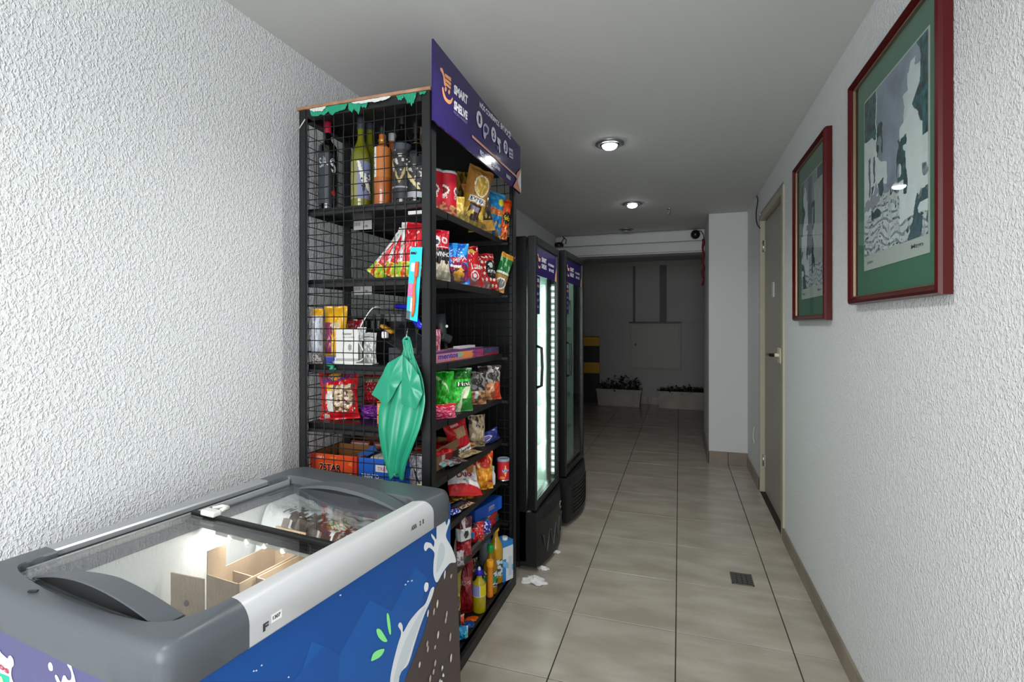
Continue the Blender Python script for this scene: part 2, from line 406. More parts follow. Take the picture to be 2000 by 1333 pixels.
skirt('baseboard_column', (0.265+0.17, 5.19), (0.605, 5.19), (0, -1), 0.118)
skirt('baseboard_column_left', (0.265, 5.19), (0.265+0.168, 5.19), (0, -1), 0.118)
skirt('baseboard_column_side', (0.265, 5.18), (0.265, 6.25), (-1, 0), 0.118)
skirt('baseboard_left', (LX, -0.5), (LX, 6.2), (1, 0), 0.080)
skirt('baseboard_far', (-2.3, FY), (1.1, FY), (0, -1), 0.118)

# door, recessed in the right wall
M_DOOR = mat('beige_door_paint', '#97958a', 0.42); M_FRAMEP = mat('cream_frame_paint', '#a8a38f', 0.45)
M_CHROME = mat('worn_chrome', '#b8b8b4', 0.25, metal=1.0)
b = MB(); b.box(RX+0.032, RX+0.068, DY0+0.035, DY1-0.032, 0.008, DZ-0.045, M_DOOR, bv=0.002)
door = struct('door_1', b)
b = MB()
b.box(RX-0.008, RX+0.078, DY0-0.03, DY0+0.032, 0, DZ+0.005, M_FRAMEP, bv=0.003)
b.box(RX-0.004, RX+0.078, DY1-0.03, DY1+0.004, 0, DZ+0.005, M_FRAMEP, bv=0.003)
b.box(RX-0.004, RX+0.078, DY0, DY1, DZ-0.035, DZ+0.012, M_FRAMEP, bv=0.003)
b.build('door_frame', door)
b = MB(); b.box(RX-0.012, RX+0.002, DY0-0.052, DY0-0.028, 0.08, DZ, M_FRAMEP, bv=0.003); b.build('architrave', door)
for z in (0.25, 1.93):
    b = MB(); b.tube([(RX+0.022, DY1-0.028, z-0.045), (RX+0.022, DY1-0.028, z+0.045)], 0.009, M_CHROME); b.box(RX+0.024, RX+0.034, DY1-0.06, DY1-0.02, z-0.045, z+0.045, M_FRAMEP); b.build('hinge', door)
b = MB(); M_IVORY = mat('ivory_plastic', '#c9c4ad', 0.35)
b.box(RX-0.012, RX+0.033, DY0+0.034, DY0+0.135, 1.072, 1.168, M_IVORY, bv=0.006); b.build('lock_case', door)
b = MB(); b.tube([(RX+0.0, DY0+0.08, 1.122), (RX-0.035, DY0+0.08, 1.122)], 0.012, M_IVORY, 12)
b.tube([(RX-0.03, DY0+0.085, 1.122), (RX-0.046, DY0+0.13, 1.12), (RX-0.050, DY0+0.26, 1.117)], [0.010, 0.013, 0.010], M_BGLOSS, 10); b.build('door_handle', door)
b = MB(); b.box(RX+0.028, RX+0.033, 4.02, 4.085, 1.51, 1.62, M_CHROME, bv=0.001); b.build('number_plate', door)

# loose wire above the door
b = MB(); b.tube(smooth_loop([up(1478, 383, 'x', RX-0.006), up(1480, 392, 'x', RX-0.02), up(1477, 415, 'x', RX-0.02), up(1478, 435, 'x', RX-0.012), up(1484, 446, 'x', RX-0.008)], 5, False), 0.0045, mat('black_cable', '#17171a', 0.5), 6)
tag(b.build('hanging_wire'), 'short black wire hanging from the ceiling corner above the door', 'wire')
b = MB(); b.tube(smooth_loop([up(1473, 835, 'x', RX-0.008), up(1471, 850, 'x', RX-0.016), up(1473, 866, 'x', RX-0.01)], 5, False), 0.004, mat('white_cable', '#c8c8c4', 0.5), 6)
tag(b.build('cable_end'), 'short pale cable loop low on the wall beside the door hinge', 'cable')

# ceiling downlights
M_RING = mat('satin_lamp_ring', '#8f9092', 0.35, metal=0.8); M_BULB = mat('lit_bulb', '#ffffff', 0.3, emit=22, ecol='#f4f8ff')
M_DARKCAN = mat('lamp_can_inside', '#4c4d50', 0.35, metal=0.8); M_OFF = mat('unlit_bulb', '#8d8e8e', 0.3)
def downlight(x, y, label, lit=True):
    t = empty('downlight', label, 'ceiling light', (x, y, CZ), group='recessed round downlights')
    b = MB(); b.lathe([(0.083, -0.001), (0.083, -0.006), (0.075, -0.011), (0.060, -0.012), (0.056, -0.004), (0.052, -0.001)], M_RING, 40, caps=False); b.build('trim_ring', t)
    b = MB(); b.lathe([(0.056, -0.010), (0.047, -0.016), (0.044, -0.009), (0.044, -0.001)], M_DARKCAN, 40, caps=False); b.build('inner_ring', t)
    b = MB(); b.lathe([(0.040, -0.002), (0.043, -0.014), (0.040, -0.024), (0.030, -0.032), (0.015, -0.036), (0.002, -0.037)], M_BULB if lit else M_OFF, 28); b.build('bulb', t)
downlight(-0.385, 2.993, 'lit round downlight with wide grey ring, nearer of the two glowing')
downlight(-0.39, 4.543, 'lit round downlight with dark ring, farther of the two glowing')
downlight(-0.56, 5.75, 'small unlit downlight in the ceiling just before the header beam', False)

# sprinkler
b = MB(); b.lathe([(0.022, 0), (0.022, -0.004), (0.008, -0.008), (0.008, -0.022), (0.004, -0.028)], M_CHROME, 14)
sp = b.build('ceiling_sprinkler', loc=(-0.089, 4.846, CZ)); tag(sp, 'small metal sprinkler head on the ceiling right of the downlights', 'sprinkler')
b = MB(); b.tube([(-0.012, 0, -0.018), (-0.014, 0, -0.035), (0, 0, -0.046), (0.014, 0, -0.035), (0.012, 0, -0.018)], 0.0022, M_CHROME, 6); b.lathe([(0.016, -0.046), (0.016, -0.049)], M_CHROME, 14); b.build('deflector', sp)

# camera and sensor on the header
t = empty('dome_camera', 'black ball camera at the right end of the header beam', 'camera', (0.165, 5.95, 2.30))
b = MB(); b.lathe([(0.03, 0.035), (0.03, 0.05), (0.012, 0.052)], M_BLACK, 16); b.build('bracket', t)
b = MB(); b.lathe([(0.001, -0.05)]+[(0.05*math.cos(a), 0.05*math.sin(a)) for a in [(-80+20*i)*PI/180 for i in range(9)]]+[(0.001, 0.05)], M_BGLOSS, 24); b.build('ball', t, loc=(0, -0.045, 0.0))
b = MB(); b.tube([(0.03, 0, 0.045), (0.06, -0.005, 0.04), (0.085, 0, 0.0), (0.09, 0.0, -0.06)], 0.005, M_BLACK, 6); b.build('cable', t)
t = empty('motion_sensor', 'small black sensor with dangling wires at the left end of the header beam', 'sensor', (-1.36, 5.93, 2.27))
b = MB(); b.lathe([(0.05, -0.03), (0.056, -0.02), (0.056, 0.005), (0.04, 0.02)], M_BGLOSS, 20); b.build('housing', t)
b = MB(); b.tube([(0.03, 0, 0.02), (0.06, 0, 0.07), (0.045, 0, 0.09), (0.09, 0, 0.05), (0.08, 0, 0.0)], 0.005, M_BLACK, 6); b.build('wires', t)
b = MB()
P = [(0.245+0.006*math.sin(i*1.3), 5.93+0.012*math.sin(i*0.9), 2.25-i*0.028) for i in range(19)]
b.tube(P, [0.012+0.003*math.sin(i*1.1) for i in range(19)], mat('dark_red_cloth', '#6e1420', 0.7), 8)
tag(b.build('red_strap'), 'dark red strap hanging at the edge of the white column', 'strap')

# floor drain
t = empty('floor_drain', 'square metal floor drain grate set in the tile near the right wall', 'drain', (0.305, 2.868, 0.0), (0, 0, 0.0))
M_STEEL = add_bump(mat('dull_steel', '#77746e', 0.4, metal=0.85), 60, 0.3, 0.002)
b = MB(); b.box(-0.052, 0.052, -0.062, 0.062, 0.0003, 0.002, mat('drain_dark', '#1e1d1b', 0.8)); b.build('well', t)
b = MB()
for s in (-1, 1): b.box(s*0.052, s*0.046, -0.062, 0.062, 0.001, 0.004, M_STEEL); b.box(-0.052, 0.052, s*0.062, s*0.056, 0.001, 0.004, M_STEEL)
b.build('rim', t)
for i in range(5):
    b = MB(); y = -0.042+i*0.021
    for k in range(4):
        x = -0.036+k*0.024; b.box(x-0.009, x+0.009, y-0.004, y+0.003, 0.001, 0.0038, M_STEEL)
    b.box(-0.047, 0.047, y+0.006, y+0.010, 0.001, 0.0036, M_STEEL); b.build('grate_bar', t)

# ================================================================== far room contents
M_CEMENT = add_noise_col(mat('pale_planter_plastic', rough=0.6), '#9a958a', '#aaa59a', 5)
M_LEAF = mat('dark_green_leaf', '#1d2a1a', 0.5); M_SOIL = mat('soil', '#1c1612', 0.9)
def planter(x0, x1, label, seed, tall):
    t = empty('planter_box', label, 'planter', ((x0+x1)/2, 8.50, 0)); w = x1-x0; b = MB(); h = 0.27
    vs = []
    for z, k in ((0.0, 0.93), (h-0.03, 1.0), (h-0.03, 1.03), (h, 1.03), (h, 0.97), (h-0.05, 0.97)):
        vs += [(-w/2*k, -0.13*k, z), (w/2*k, -0.13*k, z), (w/2*k, 0.13*k, z), (-w/2*k, 0.13*k, z)]
    fs = [(3, 2, 1, 0)]+[(r*4+i, r*4+(i+1) % 4, r*4+4+(i+1) % 4, r*4+4+i) for r in range(5) for i in range(4)]+[(20, 21, 22, 23)]
    b.add(vs, fs, M_CEMENT); b.build('trough', t)
    b = MB(); b.box(-w/2*0.95, w/2*0.95, -0.12, 0.12, h-0.06, h-0.03, M_SOIL); b.build('soil', t)
    rnd = random.Random(seed); b = MB()
    for i in range(420):
        x = rnd.uniform(-w/2*0.93, w/2*0.93); y = rnd.uniform(-0.12, 0.12); hh = tall*(0.45+0.55*rnd.random())*(1-0.45*abs(2*x/w-0.25))
        z = h-0.05+hh*rnd.random(); a = rnd.uniform(0, 2*PI); L = rnd.uniform(0.035, 0.07); e = rnd.uniform(-0.3, 0.9)
        d = Vector((math.cos(a)*math.cos(e), math.sin(a)*math.cos(e), math.sin(e))); s = d.cross(Vector((0, 0, 1))).normalized()*L*0.33; p = Vector((x, y, z)); up_ = s.cross(d).normalized()*L*0.08
        b.add([p, p+d*L*0.5+s+up_, p+d*L, p+d*L*0.5-s+up_, p+d*L*0.5-up_], [(0, 1, 4), (1, 2, 4), (2, 3, 4), (3, 0, 4)], M_LEAF)
    o = b.build('foliage', t); o['kind'] = 'stuff'
    for i in range(10):
        b = MB(); x = rnd.uniform(-w/2*0.85, w/2*0.85); y = rnd.uniform(-0.09, 0.09); b.tube([(x, y, h-0.06), (x+rnd.uniform(-.03, .03), y, h+tall*0.45)], 0.004, mat('brown_stem', '#2c2418', 0.8), 5); b.build('stem', t)
planter(-1.29, -0.585, 'pale trough planter with dark low shrub, left of the two on the far floor', 3, 0.30)
planter(-0.33, 0.42, 'pale trough planter with flatter dark plants, right of the two on the far floor', 9, 0.14)
# warning-striped block
t = empty('warning_block', 'yellow and black striped block leaning by the far wall behind the coolers', 'warning sign', (-1.42, 8.62, 0))
b = MB(); b.box(-0.14, 0.14, -0.02, 0.02, 0.0, 1.12, M_BLACK, bv=0.004); b.build('board', t)
for z0, z1 in ((0.96, 1.11), (0.50, 0.68)):
    b = MB(); b.box(-0.142, 0.142, -0.024, 0.024, z0, z1, mat('warning_yellow', '#c79a18', 0.5)); b.build('yellow_band', t)
for (xa, xb) in ((-0.74, -0.70), (-0.31, -0.20)):
    b = MB(); b.box(xa+.002, xb-.002, FY-0.012, FY-.001, 1.36, 2.30, mat('dark_groove', '#666764', .7)); b.build('panel_joint', wf)
# electrical cabinet
t = empty('wall_cabinet', 'shallow white metal cabinet on the far wall above the planters', 'cabinet', (-0.38, FY-0.021, 0.99))
M_CAB = mat('cabinet_paint', '#9a978c', 0.5)
b = MB(); b.box(-0.40, 0.40, -0.04, 0.0, -0.40, 0.35, M_CAB, bv=0.004); b.build('case', t)
b = MB(); b.box(-0.375, 0.375, -0.052, -0.041, -0.375, 0.325, M_CAB, bv=0.004); b.build('door', t)
b = MB(); b.lathe([(0.018, 0), (0.018, 0.02)], M_BLACK, 12); b.build('lock', t, loc=(-0.31, -0.052, 0.0), rot=(PI/2, 0, 0))
b = MB(); b.box(-0.42, 0.42, -0.07, 0.0, 0.355, 0.375, M_BLACK, bv=0.003); b.build('top_ledge', t)

# ================================================================== framed prints on the right wall
M_REDWOOD = mat('red_lacquered_wood', '#45090b', 0.3, spec=0.35); M_GOLD = mat('gilt_edge', '#8c7660', 0.35, metal=0.6)
M_MAT = mat('green_mount_board', '#55826d', 0.8); M_PAPER = mat('art_print', rough=0.7, attr=True)
def frame(name_label, y0, y1, z0, z1, rail, painting, mt, mb, seed, group=None):
    """rails, gilt slip, green mount, print, glazing; local x runs along +Y of the wall reversed (near = right)"""
    w = y1-y0; h = z1-z0; t = empty('framed_print', name_label, 'framed picture', (RX, (y0+y1)/2, (z0+z1)/2), (0, 0, -PI/2))
    # local: x -> -Y world (near end = +x), y -> +X world (into the wall); front faces -y
    def rail_part(pts):  # mitred rail between two outer corners
        (ax, az), (bx, bz) = pts
        d = Vector((bx-ax, 0, bz-az)).normalized(); n = Vector((-d.z, 0, d.x)); c = Vector((-ax-bx, 0, -az-bz))
        if n.dot(c) < 0: n = -n
        prof = [(0, -0.002), (0, -0.022), (0.004, -0.030), (rail*0.45, -0.034), (rail*0.8, -0.026), (rail, -0.020), (rail, -0.002)]
        vs = []
        for (ex, ez, sg) in ((ax, az, 1), (bx, bz, -1)):
            for (q, y) in prof: p = Vector((ex, y, ez))+n*q+d*q*sg; vs.append(p)
        k = len(prof); fs = [(i, i+1, k+i+1, k+i) for i in range(k-1)]+[(k-1, 0, k, 2*k-1)]
        b = MB(); b.add(vs, fs, M_REDWOOD); o = b.build('rail', t)
        bm = bmesh.new(); bm.from_mesh(o.data); bmesh.ops.recalc_face_normals(bm, faces=bm.faces); bm.to_mesh(o.data); bm.free()
    X, Z = w/2, h/2
    for a in (((-X, Z), (X, Z)), ((X, Z), (X, -Z)), ((X, -Z), (-X, -Z)), ((-X, -Z), (-X, Z))): rail_part(a)
    x, z = X-rail, Z-rail; g = 0.004; b = MB()
    b.box(-x, x, -0.021, -0.012, z-g, z, M_GOLD); b.box(-x, x, -0.021, -0.012, -z, -z+g, M_GOLD); b.box(-x, -x+g, -0.021, -0.012, -z, z, M_GOLD); b.box(x-g, x, -0.021, -0.012, -z, z, M_GOLD); b.build('gilt_slip', t)
    b = MB(); b.box(-x, x, -0.008, -0.001, -z, z, M_MAT)
    b.build('mount', t)
    px0, px1, pz0, pz1 = -x+mt, x-mt, -z+mb, z-mt
    b = MB(); b.box(px0, px1, -0.0095, -0.008, pz0, pz1, mat('print_paper', '#c9cdc8', 0.8)); b.build('print_sheet', t)
    b = MB(); m_ = 0.006; zb = pz0+(pz1-pz0)*0.085
    ws = lambda u, v: Vector((px0+m_+u*(px1-px0-2*m_), -0.0100, zb+v*(pz1-m_-zb)))
    grid(b, ws, 150, 190, M_PAPER, painting, smooth=False)
    text_on(b, 'Mtgn', lambda u, v: Vector((px0+u*(px1-px0), -0.0101, pz0+v*(pz1-pz0))), 0.78, 0.035, 0.93, 0.06, '#6a6a70')
    text_on(b, 'imm', lambda u, v: Vector((px0+u*(px1-px0), -0.0101, pz0+v*(pz1-pz0))), 0.07, 0.035, 0.18, 0.055, '#9a9aa0')
    b.build('picture', t)
    b = MB(); b.add([(-x, -0.017, -z), (x, -0.017, -z), (x, -0.017, z), (-x, -0.017, z)], [(0, 1, 2, 3)], M_PANE); b.build('glazing', t)
def nz(u, v, s, k=0.0): return noise.noise(Vector((u*s, v*s, k)))
def village(u, v, big=True):
    sky = (0.33, 0.37, 0.49, 1); white = (0.86, 0.89, 0.92, 1); lav = (0.45, 0.44, 0.54, 1); dk = (0.035, 0.07, 0.085, 1); teal = (0.03, 0.13, 0.15, 1); pale = (0.68, 0.71, 0.73, 1); grey = (0.28, 0.29, 0.36, 1)
    f = lambda c, k: tuple(max(0, x*(1+k)) for x in c[:3])+(1,)
    n1 = nz(u, v, 5); n2 = nz(u, v, 14, 3); n3 = nz(u, v, 30, 5); u += .030*nz(u, v, 8, 11)+.012*nz(u, v, 24, 13); v += .030*nz(u, v, 7, 12)
    c = f(sky, 0.35*n1+0.15*n2)
    # street: receding steps
    if v < 0.36+0.05*n1:
        c = f(pale, 0.25*n2)
        if (v*22+0.9*n1+u*1.2) % 1 < 0.38-0.3*v and n2 > -0.2: c = f(grey, 0.3*n3)
        if n3 > 0.34: c = f(lav, 0.1)
        if nz(u, v*1.6, 26, 9) > 0.42: c = f(dk, 0.2)
    # left terrace of white houses
    if u < 0.24+0.30*max(0, 0.60-v) and v > 0.22+0.30*u:
        c = f(white, 0.12*n2)
        if v > 0.74-0.1*u and u < 0.22: c = f(teal if n2 > 0 else dk, n3)
        if 0.08 < u < 0.12 and 0.36 < v < 0.62: c = f(grey, -0.4)
        if 0.18 < u < 0.21 and 0.44 < v < 0.60: c = f(grey, -0.5)
        if v < 0.34+0.4*u and n2 > -0.1: c = f(lav, -0.1)
    if 0.24 < u < 0.34 and 0.56 < v < 0.80 and nz(u, v, 12, 2) > -0.05: c = f(dk, n3)
    if 0.24 < u < 0.42 and 0.40 < v < 0.58-0.5*(u-0.24): c = f(white, 0.1*n2)
    if 0.14 < u < 0.36 and 0.22 < v < 0.42 and nz(u, v, 11, 7) > 0.12: c = f(dk, 0.5+n3)
    # right tower and wall
    if u > 0.62 and v > 0.12 and v < 0.80+0.09*(u > 0.74)-0.15*(u < 0.68):
        c = f(white, 0.10*n2)
        if u < 0.73 and v > 0.66: c = f(white, -0.1)
    if 0.76 < u < 0.82 and v < 0.93 and v > 0.78: c = f(white, 0)
    if u > 0.80+0.12*abs(math.sin(v*9)) and v > 0.50: c = f(teal if n2 > -0.1 else dk, n3)
    if 0.58 < u < 0.72 and 0.34 < v < 0.58 and nz(u, v, 12, 4) > -0.12: c = f(dk if n2 > 0 else teal, n3)
    if 0.68 < u < 0.72 and 0.26 < v < 0.40: c = f(dk, 0)
    if u > 0.86-0.12*max(0, 0.24-v)*4 and v < 0.24 and nz(u, v, 10, 1) > -0.15: c = f(dk, 0.8+n3)
    if u > 0.78 and 0.2 < v < 0.36 and nz(u, v, 12, 8) > 0.15: c = f(grey, n3)
    return c
def alley(u, v):
    c = village(1-u, v)
    if 0.34 < u < 0.52 and v > 0.30: k = 1+0.3*nz(u, v, 9); c = (0.16*k, 0.17*k, 0.22*k, 1)
    if u > 0.62 and v > 0.2 and v < 0.9: k = 1+0.15*nz(u, v, 12); c = (0.55*k, 0.58*k, 0.6*k, 1)
    if 0.52 < u < 0.66 and 0.12 < v < 0.75 and nz(u, v, 10, 3) > 0.0: c = (0.05, 0.06, 0.09, 1)
    return c
frame('large red-framed village street print with green mount, nearest on the right wall', 1.442, 2.118, 1.384, 2.166, 0.025, village, 0.075, 0.085, 1)
frame('smaller-looking red-framed alley print beside the grey door, farther picture', 2.430, 3.060, 1.333, 2.143, 0.024, alley, 0.085, 0.085, 2)
# ================================================================== CHEST FREEZER
PH = math.radians(6.4)
M_CAPG = mat('charcoal_freezer_plastic', '#4d5257', 0.38); M_STRIP = mat('silver_grey_plastic', '#b4b6b7', 0.33); M_RAILG = mat('aluminium_rail', '#a7aaac', 0.35, metal=0.5)
M_LINER = add_bump(mat('frosted_white_liner', '#dfe3e4', 0.5), 30, 0.4, 0.006); M_BLUE = mat('blue_vinyl_wrap', '#0d4a92', 0.3); M_PURP = mat('purple_vinyl_wrap', '#4b4a76', 0.32)
M_GASK = mat('black_gasket', '#0c0c0d', 0.45); M_WHITEP = mat('white_plastic', '#d8d9d4', 0.35)
fz = empty('chest_freezer', 'blue and purple wrapped glass-top ice cream chest freezer in the foreground', 'freezer', (0, 0, 0), (0, 0, -PH))
fx0, fx1, fy0, fy1, fzt = -1.362, -0.772, 0.476, 1.262, 0.84
b = MB()
ix0, ix1, iy0, iy1 = -1.285, -0.850, 0.540, 1.190
def ring(x0, x1, y0, y1, z): return [(x0, y0, z), (x1, y0, z), (x1, y1, z), (x0, y1, z)]
zb, zi, zt = 0.07, 0.40, 0.80
o_ = ring(fx0, fx1, fy0, fy1, zb); p_ = ring(fx0, fx1, fy0, fy1, zt); q_ = ring(ix0, ix1, iy0, iy1, zt); r_ = ring(ix0+0.01, ix1-0.01, iy0+0.01, iy1-0.01, zi)
V8 = o_+p_
b.add(V8, [(0, 1, 5, 4)], M_PURP); b.add(V8, [(1, 2, 6, 5)], M_BLUE); b.add(V8, [(2, 3, 7, 6), (3, 0, 4, 7), (3, 2, 1, 0)], M_CAPG)
b.add(p_+q_, [(0, 1, 5, 4), (1, 2, 6, 5), (2, 3, 7, 6), (3, 0, 4, 7)], M_CAPG)
b.build('body', fz)
M_COLL = add_bump(mat('grey_tank_collar', '#5b5e66', 0.5), 60, .3, .003)
b = MB(); b.box(-1.305, -1.283, .50, 1.20, .785, .812, M_COLL); b.box(-1.283, -.83, 1.165, 1.195, .755, .808, M_COLL); b.build('tank_collar', fz)
b = MB(); b.add(q_+r_, [(0, 1, 5, 4), (1, 2, 6, 5), (2, 3, 7, 6), (3, 0, 4, 7), (4, 5, 6, 7)], M_LINER); b.build('inner_tank', fz)
for x in (fx0+0.06, fx1-0.06):
    for y in (fy0+0.06, fy1-0.06):
        b = MB(); b.lathe([(0.022, 0.0), (0.022, 0.03), (0.012, 0.035), (0.012, 0.07)], M_BLACK, 14, c=(x, y)); b.build('foot', fz)
def rim(name, inner, outer, rad, m, zf=None, k=5, zb_=0.760):
    st = smooth_loop([i+o+(r,) for i, o, r in zip(inner, outer, rad)], k, False); b = MB(); vs = []; NA = 7
    for i, s in enumerate(st):
        P = Vector((s[0], s[1])); Q = Vector((s[2], s[3])); r = s[4]; z = fzt+(zf(s[0], s[1]) if zf else 0); d = (Q-P); L = d.length; d = d/L; r = min(r, L*0.9)
        pts = [(0, z-0.045), (0, z-0.004), (0.0035, z)]
        for a in range(NA+1): q = a/NA*PI/2; pts.append((L-r+r*math.sin(q), z-r+r*math.cos(q)))
        pts += [(L, zb_+0.004), (L-0.004, zb_), (L-0.02, zb_)]
        for (t_, zz) in pts: c = P+d*t_; vs.append((c.x, c.y, zz))
    n = NA+1+6; fs = [(i*n+j, (i+1)*n+j, (i+1)*n+j+1, i*n+j+1) for i in range(len(st)-1) for j in range(n-1)]
    fs += [tuple(range(n)), tuple((len(st)-1)*n+j for j in range(n))[::-1]]
    b.add(vs, fs, m, None, True); o = b.build(name, fz)
    bm = bmesh.new(); bm.from_mesh(o.data); bmesh.ops.recalc_face_normals(bm, faces=bm.faces)
    for e in bm.edges:
        if len(e.link_faces) == 2 and e.link_faces[0].normal.angle(e.link_faces[1].normal, 0) > 0.7: e.smooth = False
    bm.to_mesh(o.data); bm.free(); return o
zfc = lambda x, y: -0.006*math.sin(PI*max(0, min(1, (x+1.368)/0.6)))**2
rim('near_end_cap', [(-1.308, .575), (-1.306, .53), (-1.29, .506), (-1.216, .494), (-1.05, .489), (-.90, .497), (-.85, .508), (-.826, .53), (-.815, .565), (-.813, .602)],
    [(-1.368, .575), (-1.368, .50), (-1.352, .466), (-1.25, .451), (-1.05, .450), (-.87, .453), (-.80, .459), (-.775, .470), (-.766, .505), (-.765, .602)],
    [.015, .018, .02, .018, .018, .02, .024, .028, .035, .038], M_CAPG, zfc)
rim('far_end_cap', [(-.813, 1.128), (-.816, 1.14), (-.83, 1.150), (-.87, 1.158), (-1.05, 1.166), (-1.22, 1.172), (-1.29, 1.168), (-1.306, 1.15), (-1.308, 1.10)],
    [(-.765, 1.165), (-.766, 1.235), (-.780, 1.262), (-.82, 1.276), (-1.05, 1.280), (-1.30, 1.278), (-1.352, 1.268), (-1.368, 1.22), (-1.368, 1.10)],
    [.038, .034, .028, .024, .02, .02, .02, .018, .015], M_CAPG, zfc)
rim('side_strip', [(-.813, .602), (-.813, .80), (-.813, 1.128)], [(-.765, .602), (-.765, .85), (-.765, 1.165)], [.038, .038, .038], M_STRIP, k=3)
rim('back_rail', [(-1.318, 1.10), (-1.318, .575)], [(-1.366, 1.10), (-1.366, .575)], [.008, .008], M_RAILG, k=2)
b = MB(); b.box(-1.318, -1.300, .55, 1.15, .800, .826, M_GASK); b.box(-1.300, -1.293, .52, 1.16, .800, .829, M_RAILG, bv=.001); b.build('sliding_track', fz)
b = MB(); b.box(-.813, -.806, .54, 1.14, .800, .822, M_GASK); b.build('sliding_track', fz)
# glass lids
def lid(y0, y1, z, bar, hy, hdir, hz, mirror):
    t = MB(); t.box(-1.293, -.812, y0, y1, z, z+.004, M_PANE2); t = t.build('glass_lid', fz)
    for yy in bar: k = MB(); k.box(-1.293, -.815, yy, yy+.014, z-.006, z+.009, M_GASK, bv=.002); k.build('edge_bar', t)
    N = 28; top = MB(); vs = []
    xa, xb = -1.232, -.846
    for i in range(N+1):
        u = i/N; x = xa+(xb-xa)*u; s = math.sin(PI*u)**0.85; zt_ = z+.006+.034*s; dep = .008+.032*min(1, u*1.8)**0.7
        yf = hy-hdir*.006*s; yb_ = yf+hdir*dep
        th = .0035
        vs += [(x, yf, zt_-th), (x, yf, zt_), (x, yb_, zt_-.004*s), (x, yb_+hdir*.004, zt_-.004*s-th-.006*s)]
    fs = [(i*4+j, i*4+4+j, i*4+4+(j+1) % 4, i*4+(j+1) % 4) for i in range(N) for j in range(4)]+[(0, 1, 2, 3), (N*4+3, N*4+2, N*4+1, N*4)]
    top.add(vs, fs, M_CAPG, None, False)
    # dark panel behind the grip's front edge, standing in for the shaded hollow
    vs2 = []
    for i in range(N+1):
        u = i/N; x = xa+(xb-xa)*u; s = math.sin(PI*u)**0.85; zt_ = z+.006+.034*s; dep = .008+.032*min(1, u*1.8)**0.7; yf = hy-hdir*.006*s; yb_ = yf+hdir*dep
        vs2 += [(x, yf+hdir*.003, zt_-.002), (x, yf+hdir*.006, z+.004)]
    top.add(vs2, [(i*2, i*2+2, i*2+3, i*2+1) for i in range(N)], mat('grip_hollow_shade', '#17181a', 0.5))
    o = top.build('handle', t)
    bm = bmesh.new(); bm.from_mesh(o.data); bmesh.ops.recalc_face_normals(bm, faces=bm.faces); bm.to_mesh(o.data); bm.free()
    return t
L1 = lid(.500, .868, .826, (.846,), .502, 1, 0, False)
L2 = lid(.832, 1.165, .812, (.834,), 1.150, -1, 0, True)
# latch
k = MB(); k.box(-1.245, -1.195, .838, .862, .834, .848, M_WHITEP, bv=.004); k.tube([(-1.235, .865, .844), (-1.225, .885, .845), (-1.205, .885, .845), (-1.2, .862, .845)], .005, M_WHITEP, 8); k.build('latch', L1)
k = MB(); k.lathe([(0.014, 0), (0.014, .001)], M_CAPG, 18); k.build('lock_plug', fz, loc=(-.83, 1.225, fzt-.004))
# stripes, stickers and drawings on the wrap: traced on the panel plane itself
UL, VL = Vector((math.sin(PH), math.cos(PH), 0)), Vector((math.cos(PH), -math.sin(PH), 0))
def fside(px, py, x=fx1):
    d = Vector(ray(px, py)); k_ = x/d.dot(VL); return (k_*d.dot(UL), EYE+k_*d.z)
def fnear(px, py, y=fy0):
    d = Vector(ray(px, py)); k_ = y/d.dot(UL); return (k_*d.dot(VL), EYE+k_*d.z)
gb = MB(); lay = [0]
def dec(pts, col, sm=True, k=4, org=(440, 880), sc=2.9435):
    lay[0] += 1; P = [fside(org[0]+x/sc, org[1]+y/sc) for x, y in pts]
    if sm: P = smooth_loop(P, k)
    P = [(p[0], min(p[1], .766)) for p in P if True]
    gb.poly([(fx1+0.0004*lay[0]*0.35+.0002, p[0], max(.075, p[1])) for p in P], M_INK, col)
dec([(-80, 1333), (420, 1333), (495, 1098), (660, 1168), (828, 862), (955, 925), (1090, 672), (1165, 735), (1120, 900), (1060, 1200), (1000, 1500), (800, 2000), (-80, 2000)], '#12549e', False)
dec([(380, 1333), (560, 1130), (660, 1168), (640, 1500), (300, 1900)], '#0e4c95', False)
dec([(1010, 1500), (1030, 1333), (1090, 1180), (1150, 1020), (1190, 830), (1240, 730), (1300, 640), (1330, 600), (1330, 2100), (900, 2100)], '#463c3a', True)
dec([(945, 1340), (960, 1240), (990, 1120), (1010, 1050), (992, 1010), (1005, 990), (1018, 1010), (1022, 1045), (1060, 980), (1110, 920), (1150, 880), (1180, 800), (1200, 790), (1185, 850), (1150, 930), (1120, 1010), (1085, 1120), (1050, 1230), (1000, 1300), (985, 1500), (930, 1600)], '#d9dde0')
dec([(965, 1333), (985, 1240), (1020, 1130), (1065, 1030), (1110, 950), (1150, 900), (1120, 990), (1080, 1100), (1040, 1220), (1000, 1290), (985, 1340)], '#c3ccd2')
dec([(1213, 440), (1225, 405), (1240, 425), (1258, 395), (1270, 432), (1282, 395), (1290, 410), (1275, 455), (1268, 500), (1300, 560), (1325, 640), (1290, 650), (1250, 700), (1215, 760), (1195, 715), (1196, 640), (1200, 590), (1170, 560), (1150, 580), (1140, 560), (1150, 530), (1180, 535), (1195, 555), (1200, 525), (1185, 500), (1183, 480), (1198, 495), (1212, 510)], '#d9dde0')
dec([(1225, 560), (1240, 530), (1260, 560), (1255, 620), (1230, 680), (1212, 700), (1215, 640)], '#c2cbd0')
dec([(1140, 790), (1148, 762), (1165, 765), (1163, 800), (1148, 815)], '#e3e6e8')
